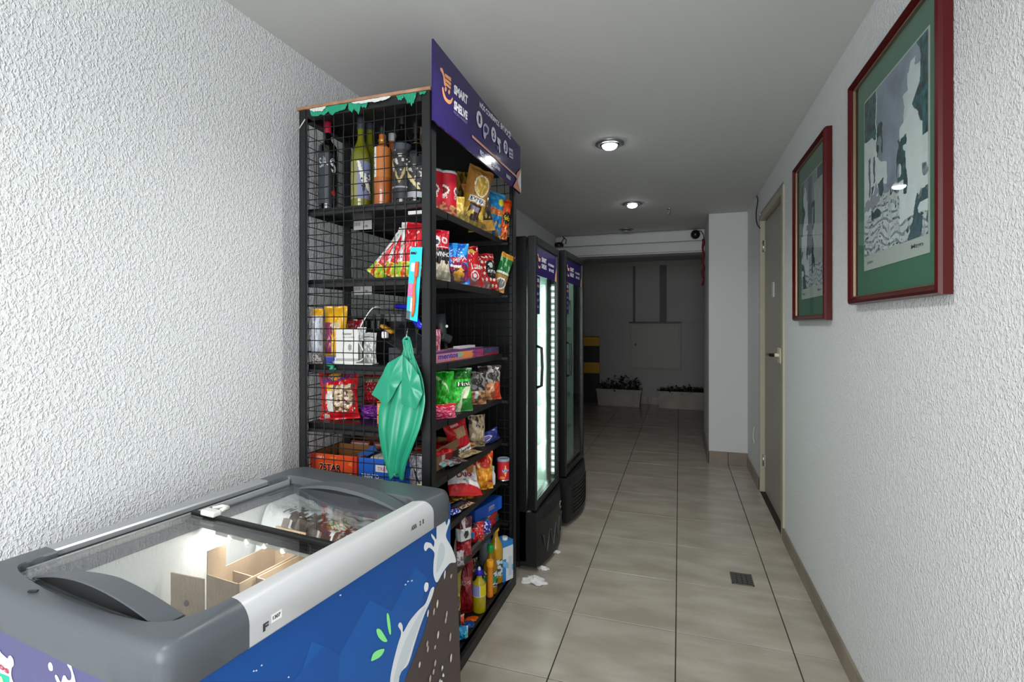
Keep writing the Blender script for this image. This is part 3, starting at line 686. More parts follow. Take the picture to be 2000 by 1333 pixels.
for P in ([(925, 945), (935, 940), (945, 985), (950, 1050), (942, 1058), (930, 1010)], [(866, 1030), (888, 1030), (915, 1070), (928, 1098), (905, 1100), (875, 1070)], [(835, 1205), (850, 1165), (885, 1145), (912, 1145), (890, 1185), (845, 1210)]): dec(P, '#86e88a')
rnd = random.Random(2)
for (x, y) in ((1258, 712), (1295, 722), (1215, 880), (1195, 925), (1160, 935), (1268, 940), (1262, 975), (1218, 1058), (1288, 1070), (1155, 1110), (1200, 1130), (1158, 1140), (1110, 1230), (1200, 1220), (1240, 1250), (1190, 1270), (1225, 1330), (1170, 1310), (1290, 1190), (1140, 1400), (1250, 1420)):
    l_ = rnd.uniform(14, 30); dec([(x-3, y+l_), (x-4, y), (x+3, y-l_*.8), (x+6, y-l_*.3), (x+3, y+l_*.6)], '#b9a79c' if rnd.random() < .6 else '#d8cfc8')
for (x, y, w_) in ((1240, 1245, 9), (1245, 1290, 10), (1235, 1330, 12)): dec([(x-w_*.5, y), (x, y-w_), (x+w_*.5, y), (x+w_*.4, y+w_), (x-w_*.4, y+w_)], '#dfe3e6')
for (x, y) in ((1040, 752), (1062, 748), (1025, 770), (150, 1265), (165, 1262), (195, 1232), (350, 1300), (648, 830)): dec([(x-6, y+3), (x, y-5), (x+7, y-2), (x+2, y+5)], '#c9d3de', False)
gb.build('side_print', fz)
# near panel print
gb = MB(); lay = [0]
def decn(pts, col, sm=True, sc=7.143, org=(0, 1180)):
    lay[0] += 1; P = [fnear(org[0]+x/sc, org[1]+y/sc) for x, y in pts]
    if sm: P = smooth_loop(P, 4)
    gb.poly([(p[0], fy0-.0002*lay[0]-.0002, p[1]) for p in P][::-1], M_INK, col)
decn([(675, 860), (690, 822), (715, 822), (738, 870), (740, 920), (720, 937), (690, 920)], '#e9ebee')
gb.build('drop_print', fz); gb = MB()
decn([(945, 850), (965, 812), (990, 820), (1005, 880), (1025, 950), (1050, 1040), (1070, 1200), (1000, 1400), (900, 1500), (820, 1400), (860, 1180), (800, 1090), (772, 1010), (790, 990), (815, 1020), (845, 1085), (865, 1080), (885, 1010), (915, 1000), (950, 1060), (990, 1060), (1005, 1010), (990, 930)], '#e4e7e8')
gb.build('splash_print', fz); gb = MB()
decn([(-300, 700), (-120, 610), (-10, 640), (30, 690), (110, 760), (125, 735), (155, 722), (190, 770), (200, 850), (170, 900), (165, 1000), (170, 1200), (-300, 1200)], '#e6e2e6')
decn([(-300, 900), (0, 960), (140, 1010), (150, 1200), (-300, 1200)], '#1fae93', False)
decn([(-120, 1000), (30, 1010), (60, 1093), (50, 1250), (-120, 1250)], '#e8d9a0', False)
p0 = fnear(-8, 1180+770/7.143); p1 = fnear(20, 1180+955/7.143)
text_on(gb, 'tos', lambda u, v: Vector((p0[0]+(p1[0]-p0[0])*u, fy0-.0024, p1[1]+(p0[1]-p1[1])*v+(-.003)*u)), 0, 0, 1, 1, '#b0183c', bold=.03)
gb.build('logo_print', fz)
# marks on the silver strip (drawn on its curved outer face)
gb = MB()
def strip_pt(yy, zz):
    r = .038; zc = fzt-r
    if zz <= zc: return Vector((-.765+.0005, yy, zz))
    a = math.asin(min(1, (zz-zc)/r)); return Vector((-.765-r+(r+.0006)*math.cos(a), yy, zz))
text_on(gb, 'F', lambda u, v: strip_pt(.628+.012*u, .776+.014*v), 0, 0, 1, 1, '#3a3a3c', bold=.05)
gb.build('worn_letter', fz); gb = MB()
gb.add([strip_pt(.645, .782), strip_pt(.668, .782), strip_pt(.668, .797), strip_pt(.645, .797)], [(0, 1, 2, 3)], M_INK, H('#e6e6e4'))
text_on(gb, '1307', lambda u, v: strip_pt(.648+.017*u, .7865+.007*v)+Vector((.0004, 0, 0)), 0, 0, 1, 1, '#3a3a3c', bold=.04)
gb.build('small_sticker', fz)
for (a0, w_, t_) in ((1.062, .024, 'AXA'), (1.098, .006, 'z'), (1.112, .005, '1')):
    gb = MB(); text_on(gb, t_, lambda u, v, a0=a0, w_=w_: strip_pt(a0+w_*u, .793+.012*v), 0, 0, 1, 1, '#2b2b2d', bold=.05); gb.build('worn_letter', fz)
b = MB(); b.box(-.05/6, .05/6, -.003, .003, 0, .003, M_BLACK, bv=.001); b.build('debris_chip', fz, loc=(-1.155, .472, fzt-.004), rot=(0, 0, .5))
# interior LED strip
M_LED = mat('freezer_led', '#ffffff', .3, emit=90, ecol='#fff8ea')
t = MB(); t.box(-1.20, -.86, .848, .856, .790, .798, M_WHITEP); t = t.build('led_bar', fz)
for x in (-1.150, -1.090, -1.030, -.970):
    k = MB(); k.lathe([(.001, -.005), (.004, -.003), (.005, 0)], M_LED, 8); k.build('led', t, loc=(x, .850, .790))
d = bpy.data.lights.new('freezer_led_and_fill', 'AREA'); d.shape = 'RECTANGLE'; d.size = .40; d.size_y = .02; d.energy = .65; d.color = (1, .95, .86)
o = bpy.data.objects.new('freezer_led_and_fill', d); COL.objects.link(o); o.parent = fz; o.location = (-1.06, .845, .785); o.rotation_euler = (-.35, 0, 0)
d = bpy.data.lights.new('freezer_led_and_fill', 'AREA'); d.shape = 'RECTANGLE'; d.size = .40; d.size_y = .02; d.energy = 1.2; d.color = (1, .98, .95)  # second light, added to brighten the frost in the far half
o = bpy.data.objects.new('freezer_led_and_fill', d); COL.objects.link(o); o.parent = fz; o.location = (-1.06, .866, .785); o.rotation_euler = (.6, 0, 0)

# frost / ice and cartons inside
M_ICE = add_bump(mat('packed_frost', '#e9ecec', 0.6), 45, .7, .008, 4)
b = MB()
def frost(u, v):
    x = ix0+.012+(ix1-ix0-.024)*u; y = iy0+.012+(iy1-iy0-.024)*v
    k_ = max(0, min(1, (v-.66)/.16)); k_ = k_*k_*(3-2*k_)
    z = .47+.265*k_+.02*nz(u, v, 3)+.010*nz(u, v, 11)+.05*(1-u)**2
    return Vector((x, y, z))
def fcol(u, v):
    d_ = math.hypot((u-.50)/.34, (v-.83)/.09)+.35*nz(u, v, 9)
    if d_ < .8 and nz(u, v, 25, 3) > -.15: return H('#4c3d33') if nz(u, v, 18) > 0 else H('#75665b')
    if d_ < 1.15 and nz(u, v, 30, 2) > .05: return H('#8d8379')
    return H('#e4e8e8')
M_ICEC = add_bump(mat('frost_with_debris', rough=.6, attr=True), 45, .7, .008, 4)
grid(b, frost, 60, 80, M_ICEC, fcol); o = b.build('frost_layer'); o.matrix_world = Matrix.Rotation(-PH, 4, 'Z'); tag(o, 'white frost and ice lining the inside of the chest freezer', 'ice', kind='stuff')
M_KRAFT = add_noise_col(mat('kraft_cardboard', rough=.75), '#9c8468', '#b09677', 12)
def open_carton(x0, x1, y0, y1, z0, z1, label, divs=(), flaps=()):
    t = empty('open_carton', label, 'box', tuple(Matrix.Rotation(-PH, 4, 'Z') @ Vector(((x0+x1)/2, (y0+y1)/2, z0))), (0, 0, -PH)); w, d_, h = x1-x0, y1-y0, z1-z0; th = .003; b = MB()
    b.box(-w/2, w/2, -d_/2, d_/2, 0, th, M_KRAFT)
    for s in (-1, 1):
        b.box(s*w/2, s*(w/2-th), -d_/2, d_/2, 0, h, M_KRAFT); b.box(-w/2, w/2, s*d_/2, s*(d_/2-th), 0, h, M_KRAFT)
    b.build('carton_walls', t)
    for yy in divs: b = MB(); b.box(-w/2+th, w/2-th, yy-th/2, yy+th/2, th, h*.92, M_KRAFT); b.build('divider', t)
    for (side, ln, ang, a0, a1) in flaps:
        b = MB(); c, s_ = math.cos(ang), math.sin(ang)
        if side == 'n': b.box(-w/2+a0*w, -w/2+a1*w, -.0015, .0015, 0, ln, M_KRAFT, xf=Matrix.Translation((0, -d_/2+.002, h)) @ Matrix.Rotation(ang, 4, 'X'))
        if side == 'l': b.box(-.0015, .0015, -d_/2+a0*d_, -d_/2+a1*d_, 0, ln, M_KRAFT, xf=Matrix.Translation((-w/2+.002, 0, h)) @ Matrix.Rotation(-ang, 4, 'Y'))
        if side == 'f': b.box(-w/2+a0*w, -w/2+a1*w, -.0015, .0015, 0, ln, M_KRAFT, xf=Matrix.Translation((0, d_/2-.002, h)) @ Matrix.Rotation(-ang, 4, 'X'))
        b.build('flap', t)
    return t
open_carton(-1.158, -1.048, .796, .990, .475, .722, 'long open kraft carton in the freezer, leftmost, with raised side flap', (-.03,), (('l', .055, -.02, 0, .24), ('f', .045, .1, 0, 1)))
open_carton(-1.040, -.945, .835, 1.015, .475, .722, 'open kraft carton in the middle of the freezer cartons', (0.03,), ())
open_carton(-.938, -.865, .835, 1.015, .475, .722, 'open kraft carton against the silver strip side of the freezer', (), ())
b = MB(); b.box(-.052, .052, -.0015, .0015, 0, .235, M_KRAFT); b.lathe([(.007, 0), (.007, .0025)], mat('dark_print_spot', '#4a3c34', .7), 14, xf=Matrix.Translation((.0, -.0018, .17)) @ Matrix.Rotation(PI/2, 4, 'X'))
o = b.build('cardboard_sheet', loc=tuple(Matrix.Rotation(-PH, 4, 'Z') @ Vector((-1.212, .786, .478))), rot=(0, 0, -PH+.12)); tag(o, 'brown cardboard sheet with a round spot, standing left of the cartons in the freezer', 'cardboard')
# colourful ice pop wrapper on the frost
sh = [('n', 5, .1, 0, 0, 1, 1, '#3c8f6a'), ('n', 7, .25, 0, 0, 1, 1, '#c7402c'), ('r', .3, .35, .7, .6, '#e9e6da'), ('n', 9, .35, 0, 0, 1, 1, '#d8b64a')]
wp = Matrix.Rotation(-PH, 4, 'Z') @ Vector((-.985, 1.075, .735))
bag('ice_pop_wrapper', .06, .09, .018, '#cfd6d2', sh, 'multicoloured ice pop wrapper lying on the frost under the far lid', 'wrapper', wp, 60, -78, 0, 4)

# ================================================================== SHELVING RACK
X0, X1, Y0, Y1, ZT = -1.322, -0.785, 1.530, 2.460, 2.095
SZ = [1.743, 1.480, 1.168, 0.952, 0.739, 0.540, 0.340, 0.045]
rk = empty('shelving_rack', 'tall black metal shelving rack with wire mesh ends, full of groceries', 'shelf rack', (0, 0, 0))
for (x, y) in ((X0, Y0), (X1-.036, Y0), (X0, Y1-.036), (X1-.036, Y1-.036), (X0-.001, 1.785)):
    b = MB(); s = .036; a = .004
    xo = x if x < -1.2 else x+s-a; yo = y if y < 2.2 else y+s-a
    b.box(x, x+s, yo, yo+a, 0, ZT, M_BLACK, bv=.0008); b.box(xo, xo+a, y, y+s, 0, ZT, M_BLACK, bv=.0008)
    b.box(x+.006, x+.03, (yo-.002 if y < 2.2 else yo+a), (yo if y < 2.2 else yo+a+.002), 0, ZT, M_BLACK)
    b.build('post', rk)
for z, h in ((ZT-.03, .03), (.0, .045)):
    for yy in (Y0, Y1-.03): b = MB(); b.box(X0+.036, X1-.036, yy, yy+.03, z, z+h, M_BLACK, bv=.002); b.build('cross_rail', rk)
    for xx in (X0, X1-.03): b = MB(); b.box(xx, xx+.03, Y0+.036, Y1-.036, z, z+h, M_BLACK, bv=.002); b.build('cross_rail', rk)
for i, z in enumerate(SZ):
    xf_ = -.845 if i < 7 else -.800
    for (ya, yb) in ((Y0+.040, 1.783), (1.785, Y1-.038)):
        b = MB(); b.box(X0+.010, xf_, ya, yb, z-.004, z, M_BLACK)
        b.box(xf_-.002, xf_, ya, yb, z-.026, z-.004, M_BLACK); b.box(X0+.010, X0+.012, ya, yb, z-.026, z-.004, M_BLACK)
        b.box(X0+.010, xf_, ya, ya+.002, z-.026, z-.004, M_BLACK); b.box(X0+.010, xf_, yb-.002, yb, z-.026, z-.004, M_BLACK)
        b.build('shelf_plate', rk)
    if i < 7:
        for yy in (Y0+.012, Y1-.05): b = MB(); b.box(X0+.03, X1-.03, yy, yy+.02, z-.03, z-.018, M_BLACK); b.build('shelf_bracket', rk)
def mesh_panel(name, p0, du, nu_, nv_, cu, cv, n):
    b = MB(); r = .00175
    for i in range(nu_+1):
        a = p0+du*(i*cu)
        pts = [a+n*(.0012*(-1)**k)+Vector((0, 0, k*cv)) for k in range(nv_+1)]; b.tube(pts, r, M_BLACK2, 4, caps=False)
    for k in range(nv_+1):
        a = p0+Vector((0, 0, k*cv)); pts = [a-n*(.0012*(-1)**(k))+du*(i*cu) for i in range(nu_+1)]; b.tube(pts, r, M_BLACK2, 4, caps=False)
    o = b.build(name, rk); o['kind'] = 'stuff'
mesh_panel('wire_mesh', Vector((X0+.020, Y0+.008, .06)), Vector((1, 0, 0)), 12, 47, .0415, .0427, Vector((0, 1, 0)))
mesh_panel('wire_mesh', Vector((X0+.020, Y1-.006, .06)), Vector((1, 0, 0)), 12, 47, .0415, .0427, Vector((0, 1, 0)))
mesh_panel('wire_mesh', Vector((X0-.004, Y0+.012, .06)), Vector((0, 1, 0)), 21, 47, .0432, .0427, Vector((1, 0, 0)))
# board on top
M_BOARD = add_noise_col(mat('raw_board_edge', rough=.7), '#8d6a50', '#a9836a', 20)
b = MB(); b.box(X0-.008, X1+.0, Y0-.006, Y1, ZT+.001, ZT+.012, M_BOARD, bv=.001); b.build('top_board', rk)
b = MB(); b.box(X0+.004, X1-.004, Y0+.004, Y1-.004, ZT-.006, ZT, M_BLACK); b.build('top_plate', rk)
b = MB(); b.box(-1.16, -.84, 1.66, 2.15, ZT+.013, ZT+.019, mat('purple_board', '#3a2a78', .3)); tag(b.build('spare_panel'), 'purple sign board lying flat on top of the black rack', 'board')
# torn green plastic and white tape stuck along the top rail
M_GREENF = mat('thin_green_plastic', '#1f8a6a', .25, alpha=1.0); M_TAPE = mat('white_tape_rest', '#c8c8c4', .6)
def torn(xa, xb, drop, m, seed, y=Y0-.004, zt_=ZT-.002, n=26):
    b = MB(); rr = random.Random(seed); vs = []
    for i in range(n+1):
        u = i/n; x = xa+(xb-xa)*u; d_ = drop*(.62+.55*nz(u, 0, 3.5, seed)+.35*nz(u, 0, 9, seed))*(math.sin(PI*min(1, u*1.0))**.3 if 0 < u < 1 else .1)
        for k in range(5): vs.append((x+.003*nz(u, k, 9, seed), y-.0015-.008*abs(nz(u*4, k*.7, 4, seed)), zt_-d_*k/4))
    b.add(vs, [(i*5+k, i*5+5+k, i*5+6+k, i*5+k+1) for i in range(n) for k in range(4)], m, None, True)
    return b
t = MB()
for (pa, pb, dr, sd, m) in ((607, 680, .046, 3, M_GREENF), (682, 722, .052, 5, M_GREENF), (690, 765, .020, 8, M_TAPE), (776, 790, .030, 14, M_GREENF), (790, 815, .050, 11, M_GREENF), (820, 834, .018, 17, M_GREENF), (608, 640, .022, 21, M_TAPE)):
    q = torn(wx(pa, Y0), wx(pb, Y0), dr, m, sd, y=Y0-.003-(.003 if m is M_TAPE else 0)); t.add(q.v, q.f, m, None, True)
t.build('torn_tape', rk)
b = MB(); b.tube([Vector((X0+.002, Y0-.002, 2.03)), Vector((X0+.02, Y0-.006, 2.045)), Vector((X0+.03, Y0-.004, 2.06))], .002, M_TAPE, 5); b.build('wire_tie', rk)
# price rails
M_TAG = mat('price_tag_paper', '#c9c9c6', .6)
for z in (1.700, 1.436):
    for (pa, pb) in ((691, 727),):
        xa, xb = wx(pa, 1.783), wx(pb, 1.783); b = MB(); b.box(xa, xb, 1.779, 1.782, z, z+.036, M_TAG)
        text_on(b, '|||||', lambda u, v: Vector((xa+(xb-xa)*u, 1.7786, z+.036*v)), .08, .45, .38, .85, '#3c3c3c', bold=.01)
        text_on(b, '3,90', lambda u, v: Vector((xa+(xb-xa)*u, 1.7786, z+.036*v)), .55, .18, .80, .5, '#3c3c3c')
        b.build('price_tag', rk)
b = MB(); xa, xb = wx(797, Y0+.03), wx(828, Y0+.03); z = wz(-.82, Y0+.03, 417); b.box(xa, xb, Y0+.030, Y0+.034, z, z+.012, M_TAG); b.build('price_tag', rk)
# clear product stops on the front edge
for (z, ya, yb, h) in ((1.743, 1.60, 2.36, .030), (1.480, 1.60, 2.40, .035), (.340, 1.62, 2.30, .02)):
    b = MB(); b.box(-.846, -.844, ya, yb, z, z+h, M_ACRYL); b.build('clear_stop', rk)

# ================================================================== SIGN ABOVE THE RACK
XS = -.765
def SG(x, y): p = up(820+x/3.92, 60+y/3.92, 'x', XS); return (p.y, p.z)
M_SIGN = mat('purple_sign_gloss', '#281a5c', .10, coat=0)
sg = empty('shop_sign', 'glossy purple self-service sign board fixed on the front of the rack top', 'sign', (0, 0, 0))
b = MB(); q = [(1.505, 1.983), (2.465, 1.976), (2.465, 2.212), (1.505, 2.250)]; th = .006
vs = [(XS, y, z) for y, z in q]+[(XS-th, y, z) for y, z in q]
b.add(vs, [(0, 1, 2, 3), (7, 6, 5, 4), (0, 4, 5, 1), (1, 5, 6, 2), (2, 6, 7, 3), (3, 7, 4, 0)], M_SIGN); b.build('board', sg)
for yy in (1.60, 2.36): b = MB(); b.box(XS-.020, XS-th, yy, yy+.03, 2.0, 2.13, M_BLACK); b.build('mount_bracket', sg)
b = MB(); e = [0]
def sgp(pts, col, sm=False, k=4):
    e[0] += 1; P = [SG(*p) for p in pts]
    if sm: P = smooth_loop(P, k)
    a = sum(P[i][0]*P[(i+1) % len(P)][1]-P[(i+1) % len(P)][0]*P[i][1] for i in range(len(P)))
    if a < 0: P = P[::-1]
    b.poly([(XS+.0003+.00012*e[0], p[0], p[1]) for p in P], M_INK, col)
def sgt(t, tl, bl, tr, br, col, bold=.03):
    e[0] += 1; TL, BL, TR, BR = [Vector(SG(*p)) for p in (tl, bl, tr, br)]
    def f(u, v): p = BL*(1-u)*(1-v)+BR*u*(1-v)+TL*(1-u)*v+TR*u*v; return Vector((XS+.0003+.00012*e[0], p.x, p.y))
    text_on(b, t, f, 0, 0, 1, 1, col, bold=bold)
ORA = '#dd9a6c'; WH = '#dcdce6'
sgp([(157, 284), (172, 290), (182, 322), (190, 352), (199, 420), (186, 415), (178, 352), (168, 322), (156, 300)], ORA, True)
sgp([(190, 326), (238, 362), (238, 392), (192, 352)], ORA); sgp([(194, 362), (238, 402), (236, 424), (196, 388)], ORA); sgp([(196, 396), (236, 432), (234, 450), (199, 420)], ORA)
for (x, y) in ((196, 447), (222, 470)): sgp([(x-8, y), (x, y-20), (x+8, y), (x, y+20)], ORA, True)
sgp([(168, 435), (178, 438), (186, 480), (205, 520), (230, 532), (246, 512), (250, 525), (236, 560), (212, 558), (186, 525), (172, 480)], ORA, True)
sgt('SMART', (260, 408), (258, 480), (365, 500), (363, 572), '#f0f0f6', .055); sgt('SHELVE', (260, 530), (258, 600), (363, 622), (361, 688), '#f0f0f6', .055)
sgt('MICRO MARKET', (256, 610), (256, 630), (362, 700), (362, 722), '#8a86b8', .01)
sgt('NÓS CONFIAMOS', (455, 532), (455, 585), (606, 688), (606, 742), '#f0f0f6', .028); sgt('EM VOCÊ!', (615, 694), (615, 748), (693, 776), (693, 838), '#f0f0f6', .028)
for (x, y, rx_, ry_, t_) in ((453, 680, 23, 62, '1'), (562, 797, 19, 57, '2'), (653, 893, 16, 52, '3')):
    sgp([(x+rx_*math.cos(a*PI/8), y+(ry_*math.sin(a*PI/8))+.9*rx_*math.cos(a*PI/8)) for a in range(16)], WH)
    sgt(t_, (x-7, y-36), (x-7, y+28), (x+8, y-24), (x+8, y+40), '#2c1e62', .06)
sgp([(395, 797), (738, 1112), (740, 1130), (395, 818)], '#c98f72')
sgt('PEGUE', (456, 908), (456, 948), (500, 952), (500, 993), WH, .03); sgt('ESCANEIE', (553, 1003), (553, 1040), (610, 1055), (610, 1078), WH, .03); sgt('PAGUE', (658, 1095), (658, 1125), (690, 1122), (690, 1148), WH, .03)
# hand, scanner and wallet icons
sgp([(480, 735), (488, 715), (500, 712), (512, 728), (524, 752), (518, 790), (505, 800), (494, 832), (484, 812), (480, 775)], '#b7b3d2', True); sgp([(486, 742), (498, 730), (514, 758), (508, 785), (490, 775)], '#2c1e62', True)
sgp([(588, 812), (612, 838), (614, 868), (606, 860), (612, 930), (602, 938), (600, 880), (588, 860)], WH); sgp([(586, 880), (594, 890), (596, 915), (588, 905)], '#8a86b8')
sgp([(675, 895), (706, 912), (708, 985), (678, 968)], '#b7b3d2'); sgp([(680, 915), (704, 930), (704, 945), (680, 932)], '#2c1e62'); sgp([(682, 945), (704, 958), (704, 972), (682, 958)], '#2c1e62')
P2 = lambda y, z: (y, z)
def sraw(pts, col):
    e[0] += 1; a = sum(pts[i][0]*pts[(i+1) % len(pts)][1]-pts[(i+1) % len(pts)][0]*pts[i][1] for i in range(len(pts)))
    b.poly([(XS+.0003+.00012*e[0], p[0], p[1]) for p in (pts if a > 0 else pts[::-1])], M_INK, col)
sraw([(2.464, 2.105), (2.40, 2.065), (2.38, 2.035), (2.42, 2.03), (2.464, 2.10)], '#c07a4c'); sraw([(2.464, 2.095), (2.464, 1.978), (2.41, 2.028)], '#cfd4de'); sraw([(2.464, 1.978), (2.40, 2.035), (2.335, 1.979)], '#b9703f')
b.build('printed_graphics', sg)

# ================================================================== GLASS DOOR COOLERS
M_INNER = mat('cooler_liner', '#d9e4de', .35); M_LEDW = mat('cooler_led', '#ffffff', .3, emit=5, ecol='#eafff6'); M_HEAD = mat('cooler_header_print', '#2c1e62', .2, coat=.4)
def cooler(label, loc, rz, w, H_, d_, lit, seed):
    t = empty('glass_door_cooler', label, 'cooler', loc, (0, 0, math.radians(rz)), group='tall glass door drink coolers'); T = .035
    b = MB(); y0 = .052
    b.box(0, T, y0, d_, .05, H_, M_BGLOSS, bv=.003); b.box(w-T, w, y0, d_, .05, H_, M_BGLOSS, bv=.003); b.box(T, w-T, d_-.03, d_, .05, H_, M_BGLOSS)
    b.box(T, w-T, y0, d_-.03, H_-.04, H_, M_BGLOSS, bv=.003); b.box(T, w-T, y0, d_-.03, .05, .33, M_BGLOSS)
    b.build('cabinet', t)
    b = MB(); e = .002
    b.box(T, T+e, y0+.02, d_-.032, .332, H_-.042, M_INNER); b.box(w-T-e, w-T, y0+.02, d_-.032, .332, H_-.042, M_INNER); b.box(T, w-T, d_-.034, d_-.031, .332, H_-.042, M_INNER)
    b.box(T, w-T, y0+.02, d_-.032, .331, .334, M_INNER); b.box(T, w-T, y0+.02, d_-.032, H_-.044, H_-.041, M_INNER); b.build('liner', t)
    # door
    fw = .034; z0 = .325
    dr = MB(); dr.box(0, fw, 0, .045, z0, H_, M_BGLOSS, bv=.004); dr.box(w-fw, w, 0, .045, z0, H_, M_BGLOSS, bv=.004); dr.box(fw, w-fw, 0, .045, H_-.045, H_, M_BGLOSS, bv=.003); dr.box(fw, w-fw, 0, .045, z0, z0+.045, M_BGLOSS, bv=.003)
    dr = dr.build('door', t)
    b = MB(); b.box(fw, w-fw, .012, .016, z0+.045, H_-.045, M_PANE3); b.build('glass_pane', dr)
    hz0 = H_-.205
    b = MB(); b.box(fw, w-fw, .009, .0115, hz0, H_-.047, M_HEAD)
    F = lambda u, v: Vector((fw+(w-2*fw)*u, .0085, hz0+.158*v))
    text_on(b, 'SMART', F, .25, .52, .47, .70, WH, bold=.05); text_on(b, 'SHELVE', F, .25, .30, .47, .47, WH, bold=.05)
    text_on(b, 'NÓS CONFIAMOS', F, .56, .50, .86, .62, WH, bold=.04); text_on(b, 'EM VOCÊ!', F, .60, .30, .84, .44, WH, bold=.04)
    for P in ([(.07, .74), (.10, .74), (.12, .62), (.20, .62), (.19, .50), (.11, .50), (.09, .66), (.07, .68)], [(.08, .42), (.11, .34), (.18, .34), (.21, .42), (.18, .26), (.11, .26)]):
        b.poly([F(*p)+Vector((0, -.0003, 0)) for p in P][::-1], M_INK, '#e2a888')
    b.poly([F(1, 0), F(.90, 0), F(.93, .28), F(1, .55)], M_INK, '#d9a070'); b.build('header_panel', dr)
    b = MB(); b.box(fw, fw+.085, .0095, .0115, hz0-.21, hz0-.004, M_HEAD)
    G = lambda u, v: Vector((fw+.085*u, .009, hz0-.21+.206*v))
    text_on(b, 'COMO', G, .15, .84, .8, .94, WH, bold=.03); text_on(b, 'COMPRAR', G, .12, .70, .88, .78, ORA, bold=.03)
    for k in range(3): text_on(b, ('ABRA', 'PEGUE', 'PAGUE')[k], G, .2, .50-.17*k, .75, .57-.17*k, '#b7b3d2', bold=.01)
    b.build('instruction_strip', dr)
    b = MB(); b.tube([(.014, -.001, 1.20), (.014, -.028, 1.19), (.014, -.032, 1.09), (.014, -.028, .99), (.014, -.001, .98)], .008, M_BLACK, 8); b.build('handle', dr)
    # base
    N = 18; b = MB(); vs = []; bow = lambda u: -.004-.045*math.sin(PI*u)**.8
    for i in range(N+1):
        u = i/N; vs += [(w*u, bow(u)*1.0, .028), (w*u, bow(u), .265), (w*u, bow(u)*.6, .315), (w*u, .09, .315), (w*u, .09, .028)]
    b.add(vs, [(i*5+j, i*5+5+j, i*5+5+(j+1) % 5, i*5+(j+1) % 5) for i in range(N) for j in range(5)]+[(4, 3, 2, 1, 0), tuple(N*5+j for j in range(5))], M_BLACK); base = b.build('base_panel', t)
    if lit:
        for i in range(9):
            u = .14+i*.09; b = MB(); c = bow(u); b.box(-.004, .004, -.003, .003, -.055, .055, mat('grille_grey', '#4a4c50', .3, metal=.6), xf=Matrix.Translation((w*u, c-.001, .13)) @ Matrix.Rotation(.45 if i % 2 else -.45, 4, 'Y')); b.build('grille_slat', base)
        b = MB(); b.tube([(w*.72+.020*math.cos(a*PI/8), bow(.72)-.003, .235+.020*math.sin(a*PI/8)) for a in range(2, 15)], .003, mat('badge_silver', '#9fa2a4', .3, metal=.6), 6); b.build('badge', base)
    else:
        for i in range(8):
            z = .07+i*.024; b = MB(); pts = [(w*(.14+.72*k/12), bow(.14+.72*k/12)-.002, z) for k in range(13)]; b.tube(pts, .0045, M_BGLOSS, 6); b.build('grille_slat', base)
    for x in (.05, w-.05): b = MB(); b.lathe([(.02, 0), (.02, .03)], M_BLACK, 12, c=(x, .12)); b.lathe([(.02, 0), (.02, .05)], M_BLACK, 12, c=(x, d_-.08)); b.build('foot', t)
    # wire shelves
    for z in (.56, .80, 1.04, 1.28, 1.48):
        b = MB(); M_SW = mat('white_wire_shelf', '#c9cfcc', .4)
        for k in range(14): x = T+.012+k*(w-2*T-.024)/13; b.tube([(x, .10, z), (x, d_-.05, z)], .002, M_SW, 4)
        for yy in (.10, .30, d_-.06): b.tube([(T+.006, yy, z-.003), (w-T-.006, yy, z-.003)], .003, M_SW, 5)
        b.box(T+.004, w-T-.004, .093, .097, z-.012, z+.018, M_SW); b.build('wire_shelf', t)
    if lit:
        for sx in (w-fw-.009, fw+.001):
            b = MB(); b.box(sx, sx+.008, .020, .040, .38, H_-.22, M_WHITEP); sb = b.build('led_strip', t)
            for k in range(30):
                z = .395+k*(H_-.22-.41)/29.5; c = MB(); c.box(sx-.001 if sx > .2 else sx+.007, sx+.001 if sx > .2 else sx+.009, .021, .039, z, z+.021, M_LEDW); c.build('led', sb)
        for (lx, rzz) in ((w-T-.02, 1), (T+.02, -1)):
            d = bpy.data.lights.new('cooler_lamp_and_fill', 'AREA'); d.shape = 'RECTANGLE'; d.size = .02; d.size_y = 1.15; d.energy = 5.0; d.color = (.88, 1, .96)
            o = bpy.data.objects.new('cooler_lamp_and_fill', d); COL.objects.link(o); o.parent = t; o.location = (lx, .070, .98); o.rotation_euler = (PI/2, 0, rzz*.45)
    else:
        d = bpy.data.lights.new('cooler_lamp_and_fill', 'AREA'); d.shape = 'RECTANGLE'; d.size = .35; d.size_y = .03; d.energy = .55; d.color = (.88, 1, .95)  # weak fill added to brighten the inside of the unlit cooler
        o = bpy.data.objects.new('cooler_lamp_and_fill', d); COL.objects.link(o); o.parent = t; o.location = (w/2, .12, H_-.06); o.rotation_euler = (.35, 0, 0)
    return t
c1 = cooler('lit black glass door cooler with bright white LED shelves, nearer one', (-.722, 2.602, 0), 90, .552, 1.787, .655, True, 1)
c2 = cooler('unlit black glass door cooler with pale green interior, farther one', (-.700, 3.250, 0), 88.2, .560, 1.800, .66, False, 2)

